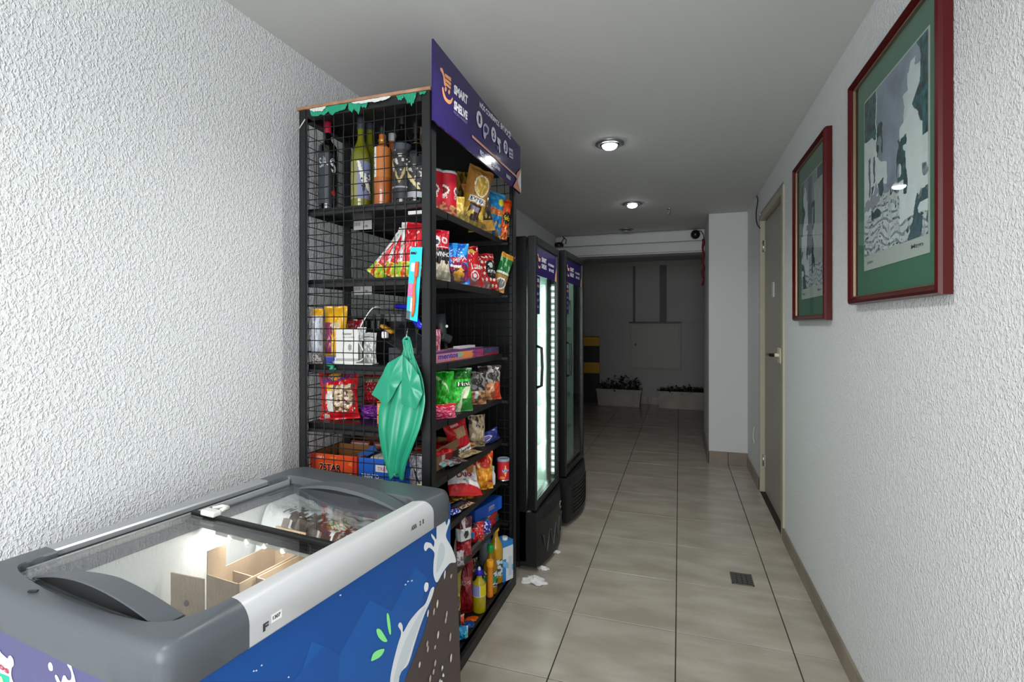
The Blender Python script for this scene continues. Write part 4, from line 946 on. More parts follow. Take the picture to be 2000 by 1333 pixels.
# drinks inside the lit cooler
def drink(x, y, z, r, h, col, capc, label):
    P = c1.matrix_world if False else Matrix.Translation((-.722, 2.602, 0)) @ Matrix.Rotation(PI/2, 4, 'Z'); q = P @ Vector((x, y, z))
    t = empty('drink_bottle', label, 'bottle', tuple(q), (0, 0, PI/2)); b = MB(); hh = h*.55
    b.lathe([(r*.85, 0), (r, .006), (r, hh), (r*.8, hh+.15*h), (r*.4, h*.88), (r*.38, h*.93)], mat('drink_'+label.split()[0], col, .15, coat=.5), 20); b.build('body', t)
    b = MB(); b.lathe([(r*.45, h*.93), (r*.45, h), (r*.4, h+.002)], mat('drink_cap_'+label.split()[0], capc, .4), 16); b.build('cap', t)
drink(.33, .20, 1.0425, .032, .20, '#7c9a2c', '#1c7a3c', 'lime drink bottle on the middle rack inside the lit cooler')
drink(.42, .19, .8025, .034, .17, '#3a2a20', '#a81c1c', 'cola coloured drink bottle low inside the lit cooler')
drink(.36, .22, .5625, .034, .17, '#c8a04c', '#d8d8d8', 'amber drink bottle on the lowest rack inside the lit cooler')
# crumpled tissues on the floor
def tissue(name_label, px, py, r, seed):
    p = up(px, py, 'z', 0); b = MB(); rn = Vector((seed, seed*2, seed*3)); n, m_ = 26, 9; vs = []
    for j in range(m_+1):
        for i in range(n):
            a = 2*PI*i/n; v = j/m_; rr = r*(1-v**1.5)*(.75+.5*noise.noise(Vector((math.cos(a)*1.7, math.sin(a)*1.7, v*2))+rn)); z = .001+r*.42*v**.7*(1+.7*noise.noise(Vector((math.cos(a)*2.5, math.sin(a)*2.5, v*3))+rn))
            z += .12*r*abs(noise.noise(Vector((math.cos(a)*5, math.sin(a)*5, v*6))+rn)); vs.append((rr*math.cos(a)*1.4, rr*math.sin(a)*.85, max(.001, z)))
    b.add(vs, [(j*n+i, j*n+(i+1) % n, (j+1)*n+(i+1) % n, (j+1)*n+i) for j in range(m_) for i in range(n)]+[tuple(m_*n+i for i in range(n))], mat('white_tissue', '#cfcfcd', .8)); o = b.build('crumpled_tissue', loc=(p.x, p.y, 0)); tag(o, name_label, 'tissue')
tissue('crumpled white tissue on the floor at the foot of the nearer cooler', 1042, 1137, .058, 3)
tissue('second upright piece of crumpled tissue leaning toward the cooler corner', 1060, 1112, .03, 7)
tissue('small scrap of white tissue farther along under the cooler base', 1087, 1080, .024, 11)
# ================================================================== PRODUCTS ON THE RACK
CAMA = lambda px: 18.17-math.degrees(math.atan((px-1000)/FPX))   # view direction, degrees left of +Y
def fpos(pc, X, si, pyt=None):
    Y = wy(pc, X); z0 = SZ[si]+.001; D = depth(X, Y); return Vector((X, Y, z0)), D, (wz(X, Y, pyt)-z0 if pyt is not None else None)
def FB(name, pc, pw, pyt, X, si, rz, t, base, sh, label, cat, lean=0, roll=0, seed=1, dz=0, hh=None, **k):
    """bag on the front row: pc centre px, pw width px, pyt top py"""
    p, D, h = fpos(pc, X, si, pyt); w = 1.13*pw*D/FPX/max(.35, math.cos(math.radians(rz-CAMA(pc)))); h = 1.02*(hh or h-dz)/max(.5, math.cos(math.radians(roll)))
    p.z += dz
    return bag(name, w, h, t, base, sh, label, cat, p, rz, lean, roll, seed, **k)
def can(name, r, h, base, sh, label, cat, loc, rz, lidm, rimz=.006, group=None):
    t = empty(name, label, cat, loc, (0, 0, math.radians(rz)), group); b = MB(); cf = paint(sh, base)
    pr = [(r, h*i/40) for i in range(41)]; b.lathe(pr, M_CARD, 64, colf=cf)
    b.add([], [], M_CARD)
    texts(b, sh, lambda u, v: Vector(((r+.0006)*math.cos(PI/2+2*PI*u), (r+.0006)*math.sin(PI/2+2*PI*u), h*v)))
    b.build('body', t); b = MB(); b.lathe([(r+.0012, h-.004), (r+.0018, h), (r+.001, h+rimz), (r-.006, h+rimz+.001), (r-.008, h+rimz-.002)], lidm, 40); b.build('lid', t)
    b = MB(); b.lathe([(r+.0014, -.0003), (r+.0014, .005), (r, .006)], M_CHROME, 40); b.build('base_rim', t); return t
M_CLEARLID = mat('translucent_lid', '#b9c6c8', .3)
CR = '#c3122c'
pr_sh = [('n', 9, .12, 0, 0, 1, .26, '#c9a06a'), ('r', 0, 0, 1, .02, '#8d1220'), ('e', .40, .60, .11, .12, '#e6e2dc'), ('e', .40, .60, .08, .07, '#7a1020'), ('e', .60+.06, .60, .06, .09, '#e6e2dc'), ('e', .66, .60, .04, .05, '#7a1020'), ('e', .56, .22, .05, .06, '#d9a063'), ('e', .40, .30, .05, .04, '#d9a063'), ('e', .14, .60, .08, .10, '#e6e2dc'), ('e', .90, .6, .07, .1, '#e6e2dc'),
         ('t', 'CHIPS', .33, .42, .48, .50, '#f0ece6'), ('t', 'CHIPS', .60, .42, .74, .50, '#f0ece6')]
p, D, h = fpos(873, -.905, 0, 326); can('chips_can', .040, .185, CR, pr_sh, 'tall red crisps can with clear lid, in front on the top shelf', 'can', p, 35, M_CLEARLID)
p, D, h = fpos(846, -.945, 0, 330); can('chips_can', .040, .185, CR, pr_sh, 'red crisps can half hidden by the rack post, left of its twin', 'can', p, 60, M_CLEARLID)
GD = '#b88a2c'
FB('snack_bag', 902, 34, 338, -.945, 0, 45, .05, '#8c6a24', [('n', 6, .1, 0, .5, 1, 1, '#4e3c18'), ('e', .6, .6, .25, .2, '#3a3420'), ('e', .6, .62, .1, .08, '#d7c68a')], 'dark gold snack bag standing behind the red can on the top shelf', 'snack bag', seed=3)
FB('snack_bag', 915, 46, 328, -.900, 0, 50, .06, GD, [('r', 0, .52, 1, 1, '#a8763a'), ('e', .56, .70, .30, .19, '#e5e0d0'), ('e', .56, .70, .26, .16, '#c4a049'), ('n', 8, .15, .35, .58, .75, .84, '#e0c978'), ('r', .14, .40, .86, .50, '#e8e8e8'), ('r', .22, .14, .72, .38, '#3a2a24'), ('r', .32, .26, .64, .35, '#9b8a9c'), ('n', 7, .2, 0, 0, 1, .3, '#d9b84c'), ('t', 'EXTRA', .20, .42, .80, .485, '#222428')], 'tall gold crisps bag with white EXTRA band, tilted on the top shelf', 'snack bag', roll=14, seed=5)
FB('snack_bag', 893, 26, 385, -.870, 0, 45, .03, '#c9a43a', [('n', 6, .1, 0, 0, 1, 1, '#e3cf7c')], 'low yellow foil bag at the foot of the gold crisps bag', 'snack bag', seed=6)
FB('snack_bag', 942, 46, 362, -.862, 0, 50, .05, '#26282a', [('r', 0, .72, 1, 1, '#b5762e'), ('n', 6, .22, 0, 0, 1, .7, '#5a4a34'), ('r', 0, 0, 1, .22, '#b4883a'), ('t', 'S', .2, .44, .42, .66, '#d9d4ca'), ('n', 9, .3, .4, .25, 1, .5, '#b98a3e')], 'black and gold snack bag leaning beside the gold EXTRA bag', 'snack bag', roll=-10, seed=8)
FB('snack_bag', 958, 34, 376, -.878, 0, 55, .05, '#2a86c2', [('r', 0, .80, 1, 1, '#3f9ad0'), ('e', .74, .78, .16, .08, '#d9d43c'), ('r', .1, .48, .9, .62, '#c9a238'), ('t', 'nas', .2, .50, .8, .61, '#e2462c'), ('n', 6, .1, 0, 0, 1, .35, '#c98d4a'), ('n', 8, .2, 0, .2, 1, .5, '#1d5f9a')], 'blue snack bag with yellow lettering between the black and orange bags', 'snack bag', roll=8, seed=10)
FB('snack_bag', 976, 25, 390, -.855, 0, 45, .05, '#e0521a', [('r', 0, .9, 1, 1, '#c93a14'), ('e', .66, .52, .32, .15, '#2e2a1c'), ('n', 6, .1, 0, 0, 1, .28, '#8c2c14'), ('n', 8, .2, 0, 0, 1, .32, '#d6a23c'), ('t', 'fofo', .42, .46, .92, .58, '#e8d21c')], 'bright orange snack bag tilted at the far end of the top shelf', 'snack bag', roll=9, seed=12)
# second shelf
FB('snack_bag', 860, 36, 450, -.875, 1, 45, .05, '#201c1e', [('r', 0, .62, 1, 1, '#b81428'), ('e', .25, .76, .2, .10, '#dcdcdc'), ('e', .25, .74, .12, .05, '#3a4048'), ('e', .7, .78, .15, .07, '#d8c8c8'), ('e', .7, .78, .08, .04, '#b81428'), ('r', .1, .64, .9, .645, '#e0b8b8'), ('r', 0, 0, 1, .30, '#b8ac94'), ('n', 6, .0, 0, .05, 1, .38, '#cfc5ae'), ('t', 'OVINHO', .06, .46, .97, .55, '#e8e8e8')], 'red and black snack bag beside the rack post on the second shelf', 'snack bag', seed=14, lean=-4)
FB('snack_bag', 888, 52, 474, -.880, 1, 38, .06, '#1c62c4', [('y', .45, .5, 8, '#2f9be4'), ('e', .62, .26, .40, .26, '#7c1c4c'), ('e', .60, .22, .22, .16, '#e0a030'), ('n', 6, .2, .35, .1, .9, .35, '#4a2a50'), ('r', .36, .50, .96, .62, '#c42440'), ('t', 'PIPA', .40, .51, .92, .61, '#f2e4ea', .2), ('r', .3, .36, .7, .42, '#e4dce4')], 'big blue sunburst snack bag on the second shelf', 'snack bag', seed=16, lean=-8)
FB('snack_bag', 921, 44, 482, -.872, 1, 50, .06, '#c3141c', [('r', .5, .80, .8, .92, '#d8b04c'), ('n', 7, .25, 0, .75, 1, 1, '#6e0e14'), ('e', .12, .62, .13, .09, '#5db03a'), ('e', .6, .24, .18, .12, '#dcd8da'), ('e', .6, .24, .13, .085, '#c3141c'), ('e', .6, .24, .08, .05, '#d8d4e0'), ('t', 'Luas', .50, .40, .96, .56, '#f0f0f0')], 'plain red snack bag with white round seal, middle of the second shelf', 'snack bag', seed=18, lean=-8, roll=-6)
FB('snack_bag', 950, 46, 494, -.868, 1, 52, .055, '#a81422', [('d', .16, .27, 0, 0, 1, 1, '#e3cdb4'), ('e', .74, .52, .26, .26, '#14181a'), ('e', .76, .64, .10, .08, '#b9c4c0'), ('t', 'POPCO', .56, .42, .95, .50, '#e8e8e8')], 'dark red bag with cream dots and a black disc on the second shelf', 'snack bag', seed=20, lean=-12, roll=-4)
FB('snack_bag', 970, 24, 497, -.855, 1, 45, .04, '#1d6b34', [('r', 0, 0, 1, .42, '#a87a3a'), ('r', 0, .86, 1, 1, '#c98d2c'), ('e', .5, .2, .42, .15, '#dcdcd4'), ('e', .5, .2, .34, .11, '#6a6a64'), ('r', 0, .44, 1, .5, '#d8dcd0'), ('n', 6, .3, 0, .5, 1, .9, '#8fc28a')], 'narrow green and gold bag leaning outward at the far end of the second shelf', 'snack bag', seed=22, roll=20)
# third shelf
M_SCAN = mat('dark_grey_device', '#2b3032', .3)
p, D, h = fpos(868, -.93, 2); t = empty('barcode_scanner', 'black handheld barcode scanner standing in its cradle on the third shelf', 'scanner', p, (0, 0, math.radians(60)))
b = MB(); b.tube([(-.012, 0, .075), (-.012, 0, .115), (-.026, -.01, .19)], [.017, .019, .021], M_SCAN, 12); b.build('grip', t)
b = MB(); b.box(-.024, .03, -.022, .022, -.014, .020, M_SCAN, bv=.008, xf=Matrix.Translation((-.004, 0, .088)) @ Matrix.Rotation(.35, 4, 'Y')); b.build('head', t)
b = MB(); b.lathe([(.006, 0), (.006, .004)], mat('white_button', '#dddddd', .4), 12, xf=Matrix.Translation((-.004, -.020, .138)) @ Matrix.Rotation(PI/2, 4, 'X')); b.build('button', t)
b = MB(); b.tube([(.0, 0, .08), (.012, 0, .03), (.016, 0, .006)], [.008, .007, .012], M_BLACK, 8); b.box(-.02, .04, -.022, .022, 0, .006, M_WHITEP, bv=.002); b.build('stand', t)
me_sh = [('n', 4, .1, .3, 0, .8, .6, '#e07a3c'), ('r', 0, .82, 1, 1, '#5a3a6e'), ('r', .5, .1, .72, .75, '#e88a4c'), ('e', .46, .5, .06, .25, '#8fb884'), ('r', .76, .1, 1, .8, '#b03a5c'), ('n', 6, .2, .74, 0, 1, .8, '#6a3a7c'), ('t', 'mentos', .06, .30, .42, .72, '#2a35a0')]
Ya, Yb = wy(849, -.862), wy(944, -.862); z0 = SZ[2]+.001
carton('candy_box', Yb-Ya, .10, .042, '#c9829a', me_sh, 'long pink and orange mint roll display box on the third shelf edge', 'box', (-.862-.05, (Ya+Yb)/2, z0), 90, top=[('n', 6, 0, 0, 0, 1, 1, '#4a3a5c')])
Ya, Yb = wy(900, -.88), wy(930, -.88); carton('white_pack', Yb-Ya, .03, .010, '#cfcfd4', [], 'thin white packet lying on top of the mint box', 'packet', (-.90, (Ya+Yb)/2, z0+.0425), 90, nu=6, nv=3)
Ya, Yb = wy(945, -.865), wy(974, -.865); carton('candy_box', Yb-Ya, .09, .034, '#3a3a5c', [('r', 0, 0, 1, .2, '#b02c3c'), ('n', 6, .1, 0, .2, 1, 1, '#5a4a6c')], 'short dark blue box at the far end of the third shelf', 'box', (-.865-.045, (Ya+Yb)/2, z0), 90, nu=14, nv=8)
FB('candy_bag', 852, 16, 645, -.925, 2, 40, .03, '#9c4a5c', [('n', 5, .1, 0, 0, 1, 1, '#d59aa8')], 'small dusky pink bag behind the post next to the scanner', 'candy bag', seed=24, dz=0)
# fourth shelf
FB('snack_bag', 866, 36, 728, -.885, 3, 38, .06, '#25b32a', [('p', [(.1, .95), (.6, .72), (.75, .5), (.5, .7), (0, .9)], '#cfdcb0'), ('n', 5, .25, 0, 0, 1, 1, '#158a1c')], 'bright green bag nearest the post on the fourth shelf', 'snack bag', seed=26)
FB('snack_bag', 893, 54, 722, -.872, 3, 42, .07, '#2ab830', [('r', 0, .75, 1, 1, '#17601c'), ('p', [(.42, 0), (.60, 0), (.80, .36), (.96, .62), (.80, .60), (.60, .5), (.52, .3)], '#dfe6c4'), ('r', .60, 0, 1, .3, '#1f7a28'), ('r', .40, .58, .9, .70, '#1e3a20'), ('t', 'Fini', .45, .60, .88, .69, '#e8ecd8'), ('n', 6, .2, 0, .1, .5, .6, '#4fdc4c')], 'large green and cream bag in the middle of the fourth shelf', 'snack bag', seed=28, lean=-5)
FB('candy_bag', 868, 42, 790, -.856, 3, 50, .045, '#c81e50', [('n', 5, .0, 0, 0, 1, .9, '#e05c84'), ('r', 0, .8, 1, 1, '#d01c34'), ('n', 8, .3, 0, 0, 1, 1, '#f0b8c8')], 'pink candy bag lying low in front of the green bags', 'candy bag', seed=30)
FB('bread_bag', 925, 44, 728, -.880, 3, 45, .06, '#6a4c38', [('r', 0, .45, 1, 1, '#2a2624'), ('n', 5, .1, 0, .4, 1, 1, '#7a7876'), ('n', 6, 0, 0, 0, 1, .45, '#b98656'), ('r', .45, .2, .6, .42, '#d4d8de')], 'clear cellophane bag of brown sweets on the fourth shelf', 'bag', seed=32)
FB('bread_bag', 956, 40, 716, -.868, 3, 45, .06, '#8c4a30', [('r', 0, .55, 1, 1, '#3a3432'), ('n', 5, .15, 0, .5, 1, 1, '#a5a3a0'), ('n', 6, 0, 0, 0, .6, .55, '#c9926a'), ('r', .66, 0, 1, .5, '#c23c1c')], 'clear bag of orange sweets at the far end of the fourth shelf', 'bag', seed=34)
# fifth shelf
Ya, Yb = wy(845, -.92), wy(888, -.92); carton('cardboard_tray', Yb-Ya, .10, .085, '#8a6a48', [('r', .2, 0, .33, .72, '#d8d4cc'), ('r', .36, 0, .66, .6, '#a01828'), ('r', .66, 0, 1, .5, '#2a1414')], 'open brown cardboard tray by the post on the fifth shelf', 'box', (-.95, (Ya+Yb)/2, SZ[4]+.001), 90, open_top=True)
FB('cocoa_pack', 902, 40, 822, -.905, 4, 55, .05, '#b8141e', [('r', .3, .55, .8, .80, '#a5835c'), ('r', .28, .08, .95, .26, '#e8e4e0'), ('t', 'Negrito', .32, .11, .92, .23, '#23233a'), ('r', .25, .86, .6, .93, '#d8a8a8')], 'tilted red pack with tan window on the fifth shelf', 'packet', seed=36, roll=-14, m=M_CARD)
FB('bread_bag', 931, 30, 812, -.900, 4, 50, .05, '#a08e70', [('n', 5, .05, 0, 0, 1, 1, '#c0ae90'), ('n', 6, .25, 0, .6, 1, 1, '#3c3430')], 'clear bag of pale crackers behind the red pack on the fifth shelf', 'bag', seed=38)
FB('wafer_pack', 957, 36, 843, -.868, 4, 60, .03, '#1c2468', [('e', .3, .6, .28, .22, '#b8a8c0'), ('e', .3, .6, .2, .15, '#5a5aa0'), ('n', 5, .2, .5, 0, 1, 1, '#2c3c8c')], 'navy blue pack with pale oval at the far end of the fifth shelf', 'packet', seed=40, roll=-16)
def flat(name, pc, pw, py, X, si, dz, base, sh, label, cat, rz=75, L=.10, th=.014, seed=1, tilt=0, roll=0):
    Y = wy(pc, X); D = depth(X, Y); w = pw*D/FPX/max(.35, math.cos(math.radians(rz-CAMA(pc))))
    return bag(name, w, L, th, base, sh, label, cat, (X, Y, SZ[si]+.002+dz+th*.55), rz, -82+tilt, roll, seed, nu=18, nv=16)
flat('choc_bar', 924, 40, 0, -.850, 4, .0, '#7a6a48', [('n', 5, 0, 0, 0, 1, 1, '#a5946c'), ('r', 0, .7, 1, 1, '#3c2c20')], 'pile-top brown wrapped bar lying on the fifth shelf edge', 'chocolate bar', seed=42, L=.08)
flat('choc_bar', 934, 44, 0, -.865, 4, .016, '#4a3c30', [('r', 0, 0, .3, 1, '#c8c0b0'), ('n', 6, .1, .3, 0, 1, 1, '#8c7a58')], 'dark wrapped bar lying on the brown bar near the navy pack', 'chocolate bar', seed=43, L=.09)
flat('choc_bar', 913, 34, 0, -.885, 4, .030, '#d0561c', [('n', 6, .2, 0, 0, 1, 1, '#e8a03c')], 'small orange wrapper under the tilted red pack', 'chocolate bar', seed=44, L=.07)
flat('choc_bar', 897, 34, 0, -.850, 4, .0, '#3a3434', [('n', 6, .1, 0, 0, 1, 1, '#7a6a68'), ('r', 0, 0, .2, 1, '#b8c4c4')], 'grey and brown wrapped bar in the middle of the fifth shelf edge', 'chocolate bar', seed=45, L=.08)
flat('choc_bar', 880, 26, 0, -.862, 4, .010, '#d0d4d4', [('r', 0, 0, 1, .4, '#6aa8a8'), ('n', 6, .3, 0, 0, 1, 1, '#b03c3c')], 'white and teal small wrapper on the fifth shelf edge', 'chocolate bar', seed=46, L=.06)
flat('choc_bar', 868, 44, 0, -.880, 4, .045, '#c4101c', [('n', 5, .2, 0, 0, 1, 1, '#e8343c')], 'glossy red wrapped bar on the near end of the fifth shelf', 'chocolate bar', seed=47, L=.10, th=.03)
flat('choc_bar', 890, 40, 0, -.900, 4, .030, '#7a0e18', [('n', 5, .2, 0, 0, 1, 1, '#a01c2c')], 'dark red wrapped bar behind the glossy red one', 'chocolate bar', seed=48, L=.10, th=.03)
for i in range(6):
    Y = wy(858+i*2.0, -.853); b = MB(); b.box(-.0075, .0075, -.055, .055, 0, .007, M_CARD, col='#cdbd82' if i % 2 else '#e0d4a4', bv=.002)
    o = b.build('wafer_stick', loc=(-.880-.004*(i % 2), Y-.02+.0*i, SZ[4]+.0015+.0075*(i//2)), rot=(0, 0, 0)); o.location.x = -.866-.017*(i % 2); o.location.y = 1.632+.012*(i//2)
    tag(o, ('front', 'rear')[i % 2]+' cream wafer stick, '+('bottom', 'middle', 'top')[i//2]+' layer of the small pile on the fifth shelf', 'wafer', 'cream wafer sticks')
# sixth shelf
FB('chips_bag', 911, 26, 895, -.895, 5, 45, .05, '#9a5c1c', [('n', 5, .1, 0, 0, 1, 1, '#c98428')], 'amber foil bag in the shade on the sixth shelf', 'snack bag', seed=50)
FB('chips_bag', 942, 38, 885, -.875, 5, 42, .07, '#e08a1c', [('r', 0, .62, 1, 1, '#c4421c'), ('n', 5, .15, 0, .5, 1, 1, '#e0a03c'), ('e', .5, .78, .3, .12, '#b02418'), ('n', 6, .25, 0, 0, 1, .6, '#f0b02c'), ('n', 7, .3, .6, 0, 1, .3, '#b8281c')], 'big orange crisps bag standing beside the red tin', 'snack bag', seed=52)
tn_sh = [('p', [(.5, .85), (.53, .6), (.6, .5), (.53, .4), (.5, .15), (.47, .4), (.4, .5), (.47, .6)], '#e8b878'), ('r', .40, .46, .62, .58, '#3c4a9c'), ('t', 'LATA', .42, .475, .60, .565, '#e8e8f0'), ('r', 0, 0, 1, .04, '#d8b0a8'), ('e', .42, .16, .08, .06, '#e0883c')]
p, D, h = fpos(983, -.836, 5, 897); can('powder_tin', .030, .098, '#c41c2c', tn_sh, 'round red powder tin with grey lid at the far end of the sixth shelf', 'tin', p, 40, mat('grey_lid', '#8a97a8', .35), rimz=.008)
t = empty('white_bottle', 'small white squeeze bottle tucked between orange bag and red tin', 'bottle', fpos(962, -.858, 5)[0]); b = MB(); b.lathe([(.012, 0), (.014, .01), (.014, .05), (.008, .062), (.007, .072)], M_WHITEP, 18); b.build('body', t); b = MB(); b.lathe([(.009, .070), (.009, .086), (.006, .09)], mat('grey_green_cap', '#a8b4ac', .4), 14); b.build('cap', t)
p = Vector((-.862, wy(910, -.862), SZ[5]+.045)); bag('cookie_bag', .17, .14, .04, '#c41c20', [('r', 0, .35, 1, 1, '#d8d4d4'), ('e', .5, .66, .42, .26, '#b8b4b8'), ('e', .5, .66, .36, .21, '#dedada'), ('t', 'Duo', .25, .55, .75, .78, '#8c1c28', .1), ('p', [(.0, .5), (1, .2), (1, .38), (0, .62)], '#e8e4e4'), ('n', 6, .35, 0, .3, 1, 1, '#9a9498')], 'red and white crinkled bag lying on the front of the sixth shelf', 'snack bag', p, 62, -38, 12, 54)
flat('choc_bar', 905, 50, 0, -.850, 5, .0, '#c9bca0', [('n', 7, 0, 0, 0, 1, 1, '#8c6a54'), ('n', 11, .3, 0, 0, 1, 1, '#5c1c20')], 'cream and brown patterned wafer pack at the front of the sixth shelf', 'packet', seed=55, L=.09)
flat('choc_bar', 893, 46, 0, -.866, 5, .016, '#1c2230', [('p', [(0, .3), (1, .6), (1, .75), (0, .45)], '#a8b8cc')], 'navy pack with pale stripe on top of the patterned wafer pack', 'packet', seed=56, L=.09)
flat('choc_bar', 882, 46, 0, -.885, 5, .032, '#4a3418', [('n', 6, .05, 0, 0, 1, 1, '#8c8a2c'), ('n', 8, .25, 0, 0, 1, 1, '#6e1418')], 'olive and red wrapper at the near end of the sixth shelf', 'packet', seed=57, L=.09)
flat('choc_bar', 893, 18, 0, -.850, 5, .0, '#2a34a0', [('n', 5, .2, 0, 0, 1, 1, '#d8dcec')], 'small royal blue wrapper on the edge of the sixth shelf', 'packet', seed=58, L=.04, th=.02)
# seventh shelf
def fbox(name, pa, pb, X, d_, z, h, base, sh, label, rz=90, top=None, side=None, cat='box'):
    Ya, Yb = wy(pa, X), wy(pb, X); return carton(name, Yb-Ya, d_, h, base, sh, label, cat, (X-d_/2*math.sin(math.radians(rz)), (Ya+Yb)/2, z), rz, top=top, side=side, nu=20, nv=12)
fbox('biscuit_box', 938, 972, -.868, .05, SZ[6]+.058, .06, '#1450b4', [('r', .5, .3, .7, .65, '#a8a8c0'), ('r', .84, 0, 1, 1, '#1c5ccc'), ('t', 'III', .52, .35, .68, .6, '#4a4a8c')], 'royal blue biscuit box at the back of the seventh shelf', rz=78)
fbox('biscuit_box', 925, 972, -.862, .09, SZ[6]+.030, .026, '#2f86c4', [('r', .6, 0, 1, 1, '#a81c30'), ('n', 6, .1, .6, 0, 1, 1, '#d04c24')], 'light blue and red biscuit box lying flat on the seventh shelf', top=[('n', 5, .1, 0, 0, 1, 1, '#1c3c5c'), ('n', 7, .25, 0, 0, 1, 1, '#c08a4c')])
fbox('biscuit_box', 948, 974, -.858, .09, SZ[6]+.001, .028, '#a01c38', [('n', 5, .1, 0, 0, 1, 1, '#c8401c'), ('r', .8, 0, 1, 1, '#1c5a5c')], 'crimson biscuit box under the light blue one')
FB('coffee_bag', 948, 18, 1020, -.855, 6, 50, .04, '#1c2490', [('n', 5, .2, 0, 0, 1, 1, '#c8ccec')], 'small deep blue and white packet on the seventh shelf edge', 'packet', seed=60)
FB('coffee_bag', 930, 28, 1022, -.865, 6, 45, .05, '#b81420', [('n', 6, .1, 0, .1, 1, .9, '#d8242c'), ('n', 8, .33, .2, 0, 1, 1, '#f0b09c'), ('r', 0, .8, .5, 1, '#3c1414')], 'red foil bag with bright glints on the seventh shelf', 'snack bag', seed=62)
FB('coffee_bag', 905, 30, 1012, -.862, 6, 40, .05, '#a8182c', [('r', 0, .45, 1, .75, '#d8d8d8'), ('e', .6, .6, .16, .1, '#2c3830'), ('r', 0, .75, 1, 1, '#4c1c24'), ('p', [(.3, 1), (.5, .6), (.6, 1)], '#d8c8c8'), ('r', .1, .36, .9, .44, '#5c1420'), ('n', 7, .3, 0, 0, 1, .4, '#d84c5c')], 'red and white twist-top bag nearest the freezer on the seventh shelf', 'snack bag', seed=64)
FB('paper_pack', 892, 26, 1078, -.850, 6, 45, .03, '#b8b4b8', [('n', 6, .2, 0, 0, 1, 1, '#7c6c74')], 'pale grey crinkled wrapper low at the front of the seventh shelf', 'packet', seed=66)
# bottom shelf bottles
def bottle(name, prof, m, label, loc, capm, capprof, cat='bottle', rz=30, lab=None, labm=None, extra=None, group=None, fill=None):
    t = empty(name, label, cat, loc, (0, 0, math.radians(rz)), group); b = MB(); b.lathe(prof, m, 32); b.build('body', t)
    if fill: b = MB(); b.lathe(fill[0], fill[1], 28); b.build('liquid', t)
    if capprof: b = MB(); b.lathe(capprof, capm, 24); b.build('cap', t)
    if lab:
        z0, z1, r, base, sh = lab; b = MB(); n = 12; u0, u1 = .12, .88
        f = lambda u, v, o=0.0: Vector(((r+.0008+o)*math.cos(PI/2+2*PI*(u0+(u1-u0)*u)), (r+.0008+o)*math.sin(PI/2+2*PI*(u0+(u1-u0)*u)), z0+(z1-z0)*v))
        grid(b, f, 48, 24, labm or M_INK, paint(sh, base)); texts(b, sh, lambda u, v: f(u, v, .0006)); b.build('label', t)
    if extra: extra(t)
    return t
def shp(r, h, neck, nr, sh_h=.06, foot=.004, n=8):
    """bottle profile: radius, height, neck length, neck radius, shoulder height"""
    p = [(r*.82, 0), (r*.97, foot), (r, foot*2.2)]; zb_ = h-neck-sh_h; p.append((r, zb_))
    for i in range(1, n+1): u = i/n; s = .5-.5*math.cos(PI*u); p.append((r+(nr-r)*s, zb_+sh_h*u))
    p.append((nr, h)); return p
M_OIL = mat('yellow_oil', '#b98a08', .06, coat=.6, spec=.6); M_OIL2 = mat('golden_oil_dark', '#8c6206', .06, coat=.6); M_PET = mat('soap_yellow_green', '#a89a10', .08, coat=.6)
YC = mat('yellow_cap', '#e8a21c', .35); GC = mat('green_cap', '#138a3c', .35); BC = mat('blue_cap', '#1c1ca8', .3); WC = mat('white_cap', '#d4dce4', .35)
def cap(r, z, h): return [(r, z), (r, z+h*.9), (r*.9, z+h)]
def bpos(pc, X): return Vector((X, wy(pc, X), SZ[7]+.001))
bottle('oil_bottle', shp(.036, .255, .02, .012, .07), M_OIL, 'tall cooking oil bottle with orange-yellow cap on the bottom shelf', bpos(968, -.862), YC, cap(.017, .252, .028), rz=20, lab=(.04, .12, .036, '#d0d4d4', [('n', 6, .1, 0, 0, 1, 1, '#3a5a4c'), ('r', 0, .6, .5, .9, '#b8402c')]))
bottle('oil_bottle', shp(.034, .20, .02, .012, .06), M_OIL2, 'oil bottle with green cap standing before the yellow-capped one', bpos(958, -.850), GC, cap(.016, .195, .03), rz=20, lab=(.04, .11, .034, '#c4ccc8', [('n', 7, 0, 0, 0, 1, 1, '#34403c'), ('e', .5, .5, .2, .3, '#2c8c4c')]))
bottle('detergent_bottle', shp(.030, .165, .012, .012, .038), M_PET, 'yellow-green bottle with blue cap and blue-yellow label, front of bottom shelf', bpos(936, -.842), BC, cap(.016, .162, .02), rz=30,
       lab=(.075, .125, .030, '#8c94c8', [('r', .5, 0, .86, 1, '#d8c41c'), ('r', .86, .1, 1, .9, '#dcdcd8'), ('r', .47, 0, .5, 1, '#d8dce0'), ('r', 0, 0, 1, .06, '#d8dce0'), ('n', 14, .25, .72, .3, .84, .9, '#6a5c2c')]), extra=lambda t: (lambda b: (b.lathe([(.007, .180), (.006, .192), (.003, .196)], M_WHITEP, 12), b.build('nozzle', t)))(MB()))
bottle('slim_bottle', [(.011, 0), (.0155, .004), (.017, .014), (.0135, .034), (.0135, .145)], mat('orange_bottle', '#d9801c', .3, coat=.3), 'slim orange bottle with rounded foot beside the blue-capped bottle', bpos(957, -.838), YC, cap(.0165, .143, .028), rz=20)
bottle('oil_bottle', shp(.032, .27, .02, .012, .06), mat('blue_sleeve', '#2a5a94', .35), 'blue-sleeved bottle with pale cap at the back of the bottom shelf', bpos(949, -.91), WC, cap(.018, .265, .022), rz=20, lab=(.06, .20, .032, '#7a8288', [('r', 0, 0, 1, .2, '#2a6a9c')]))
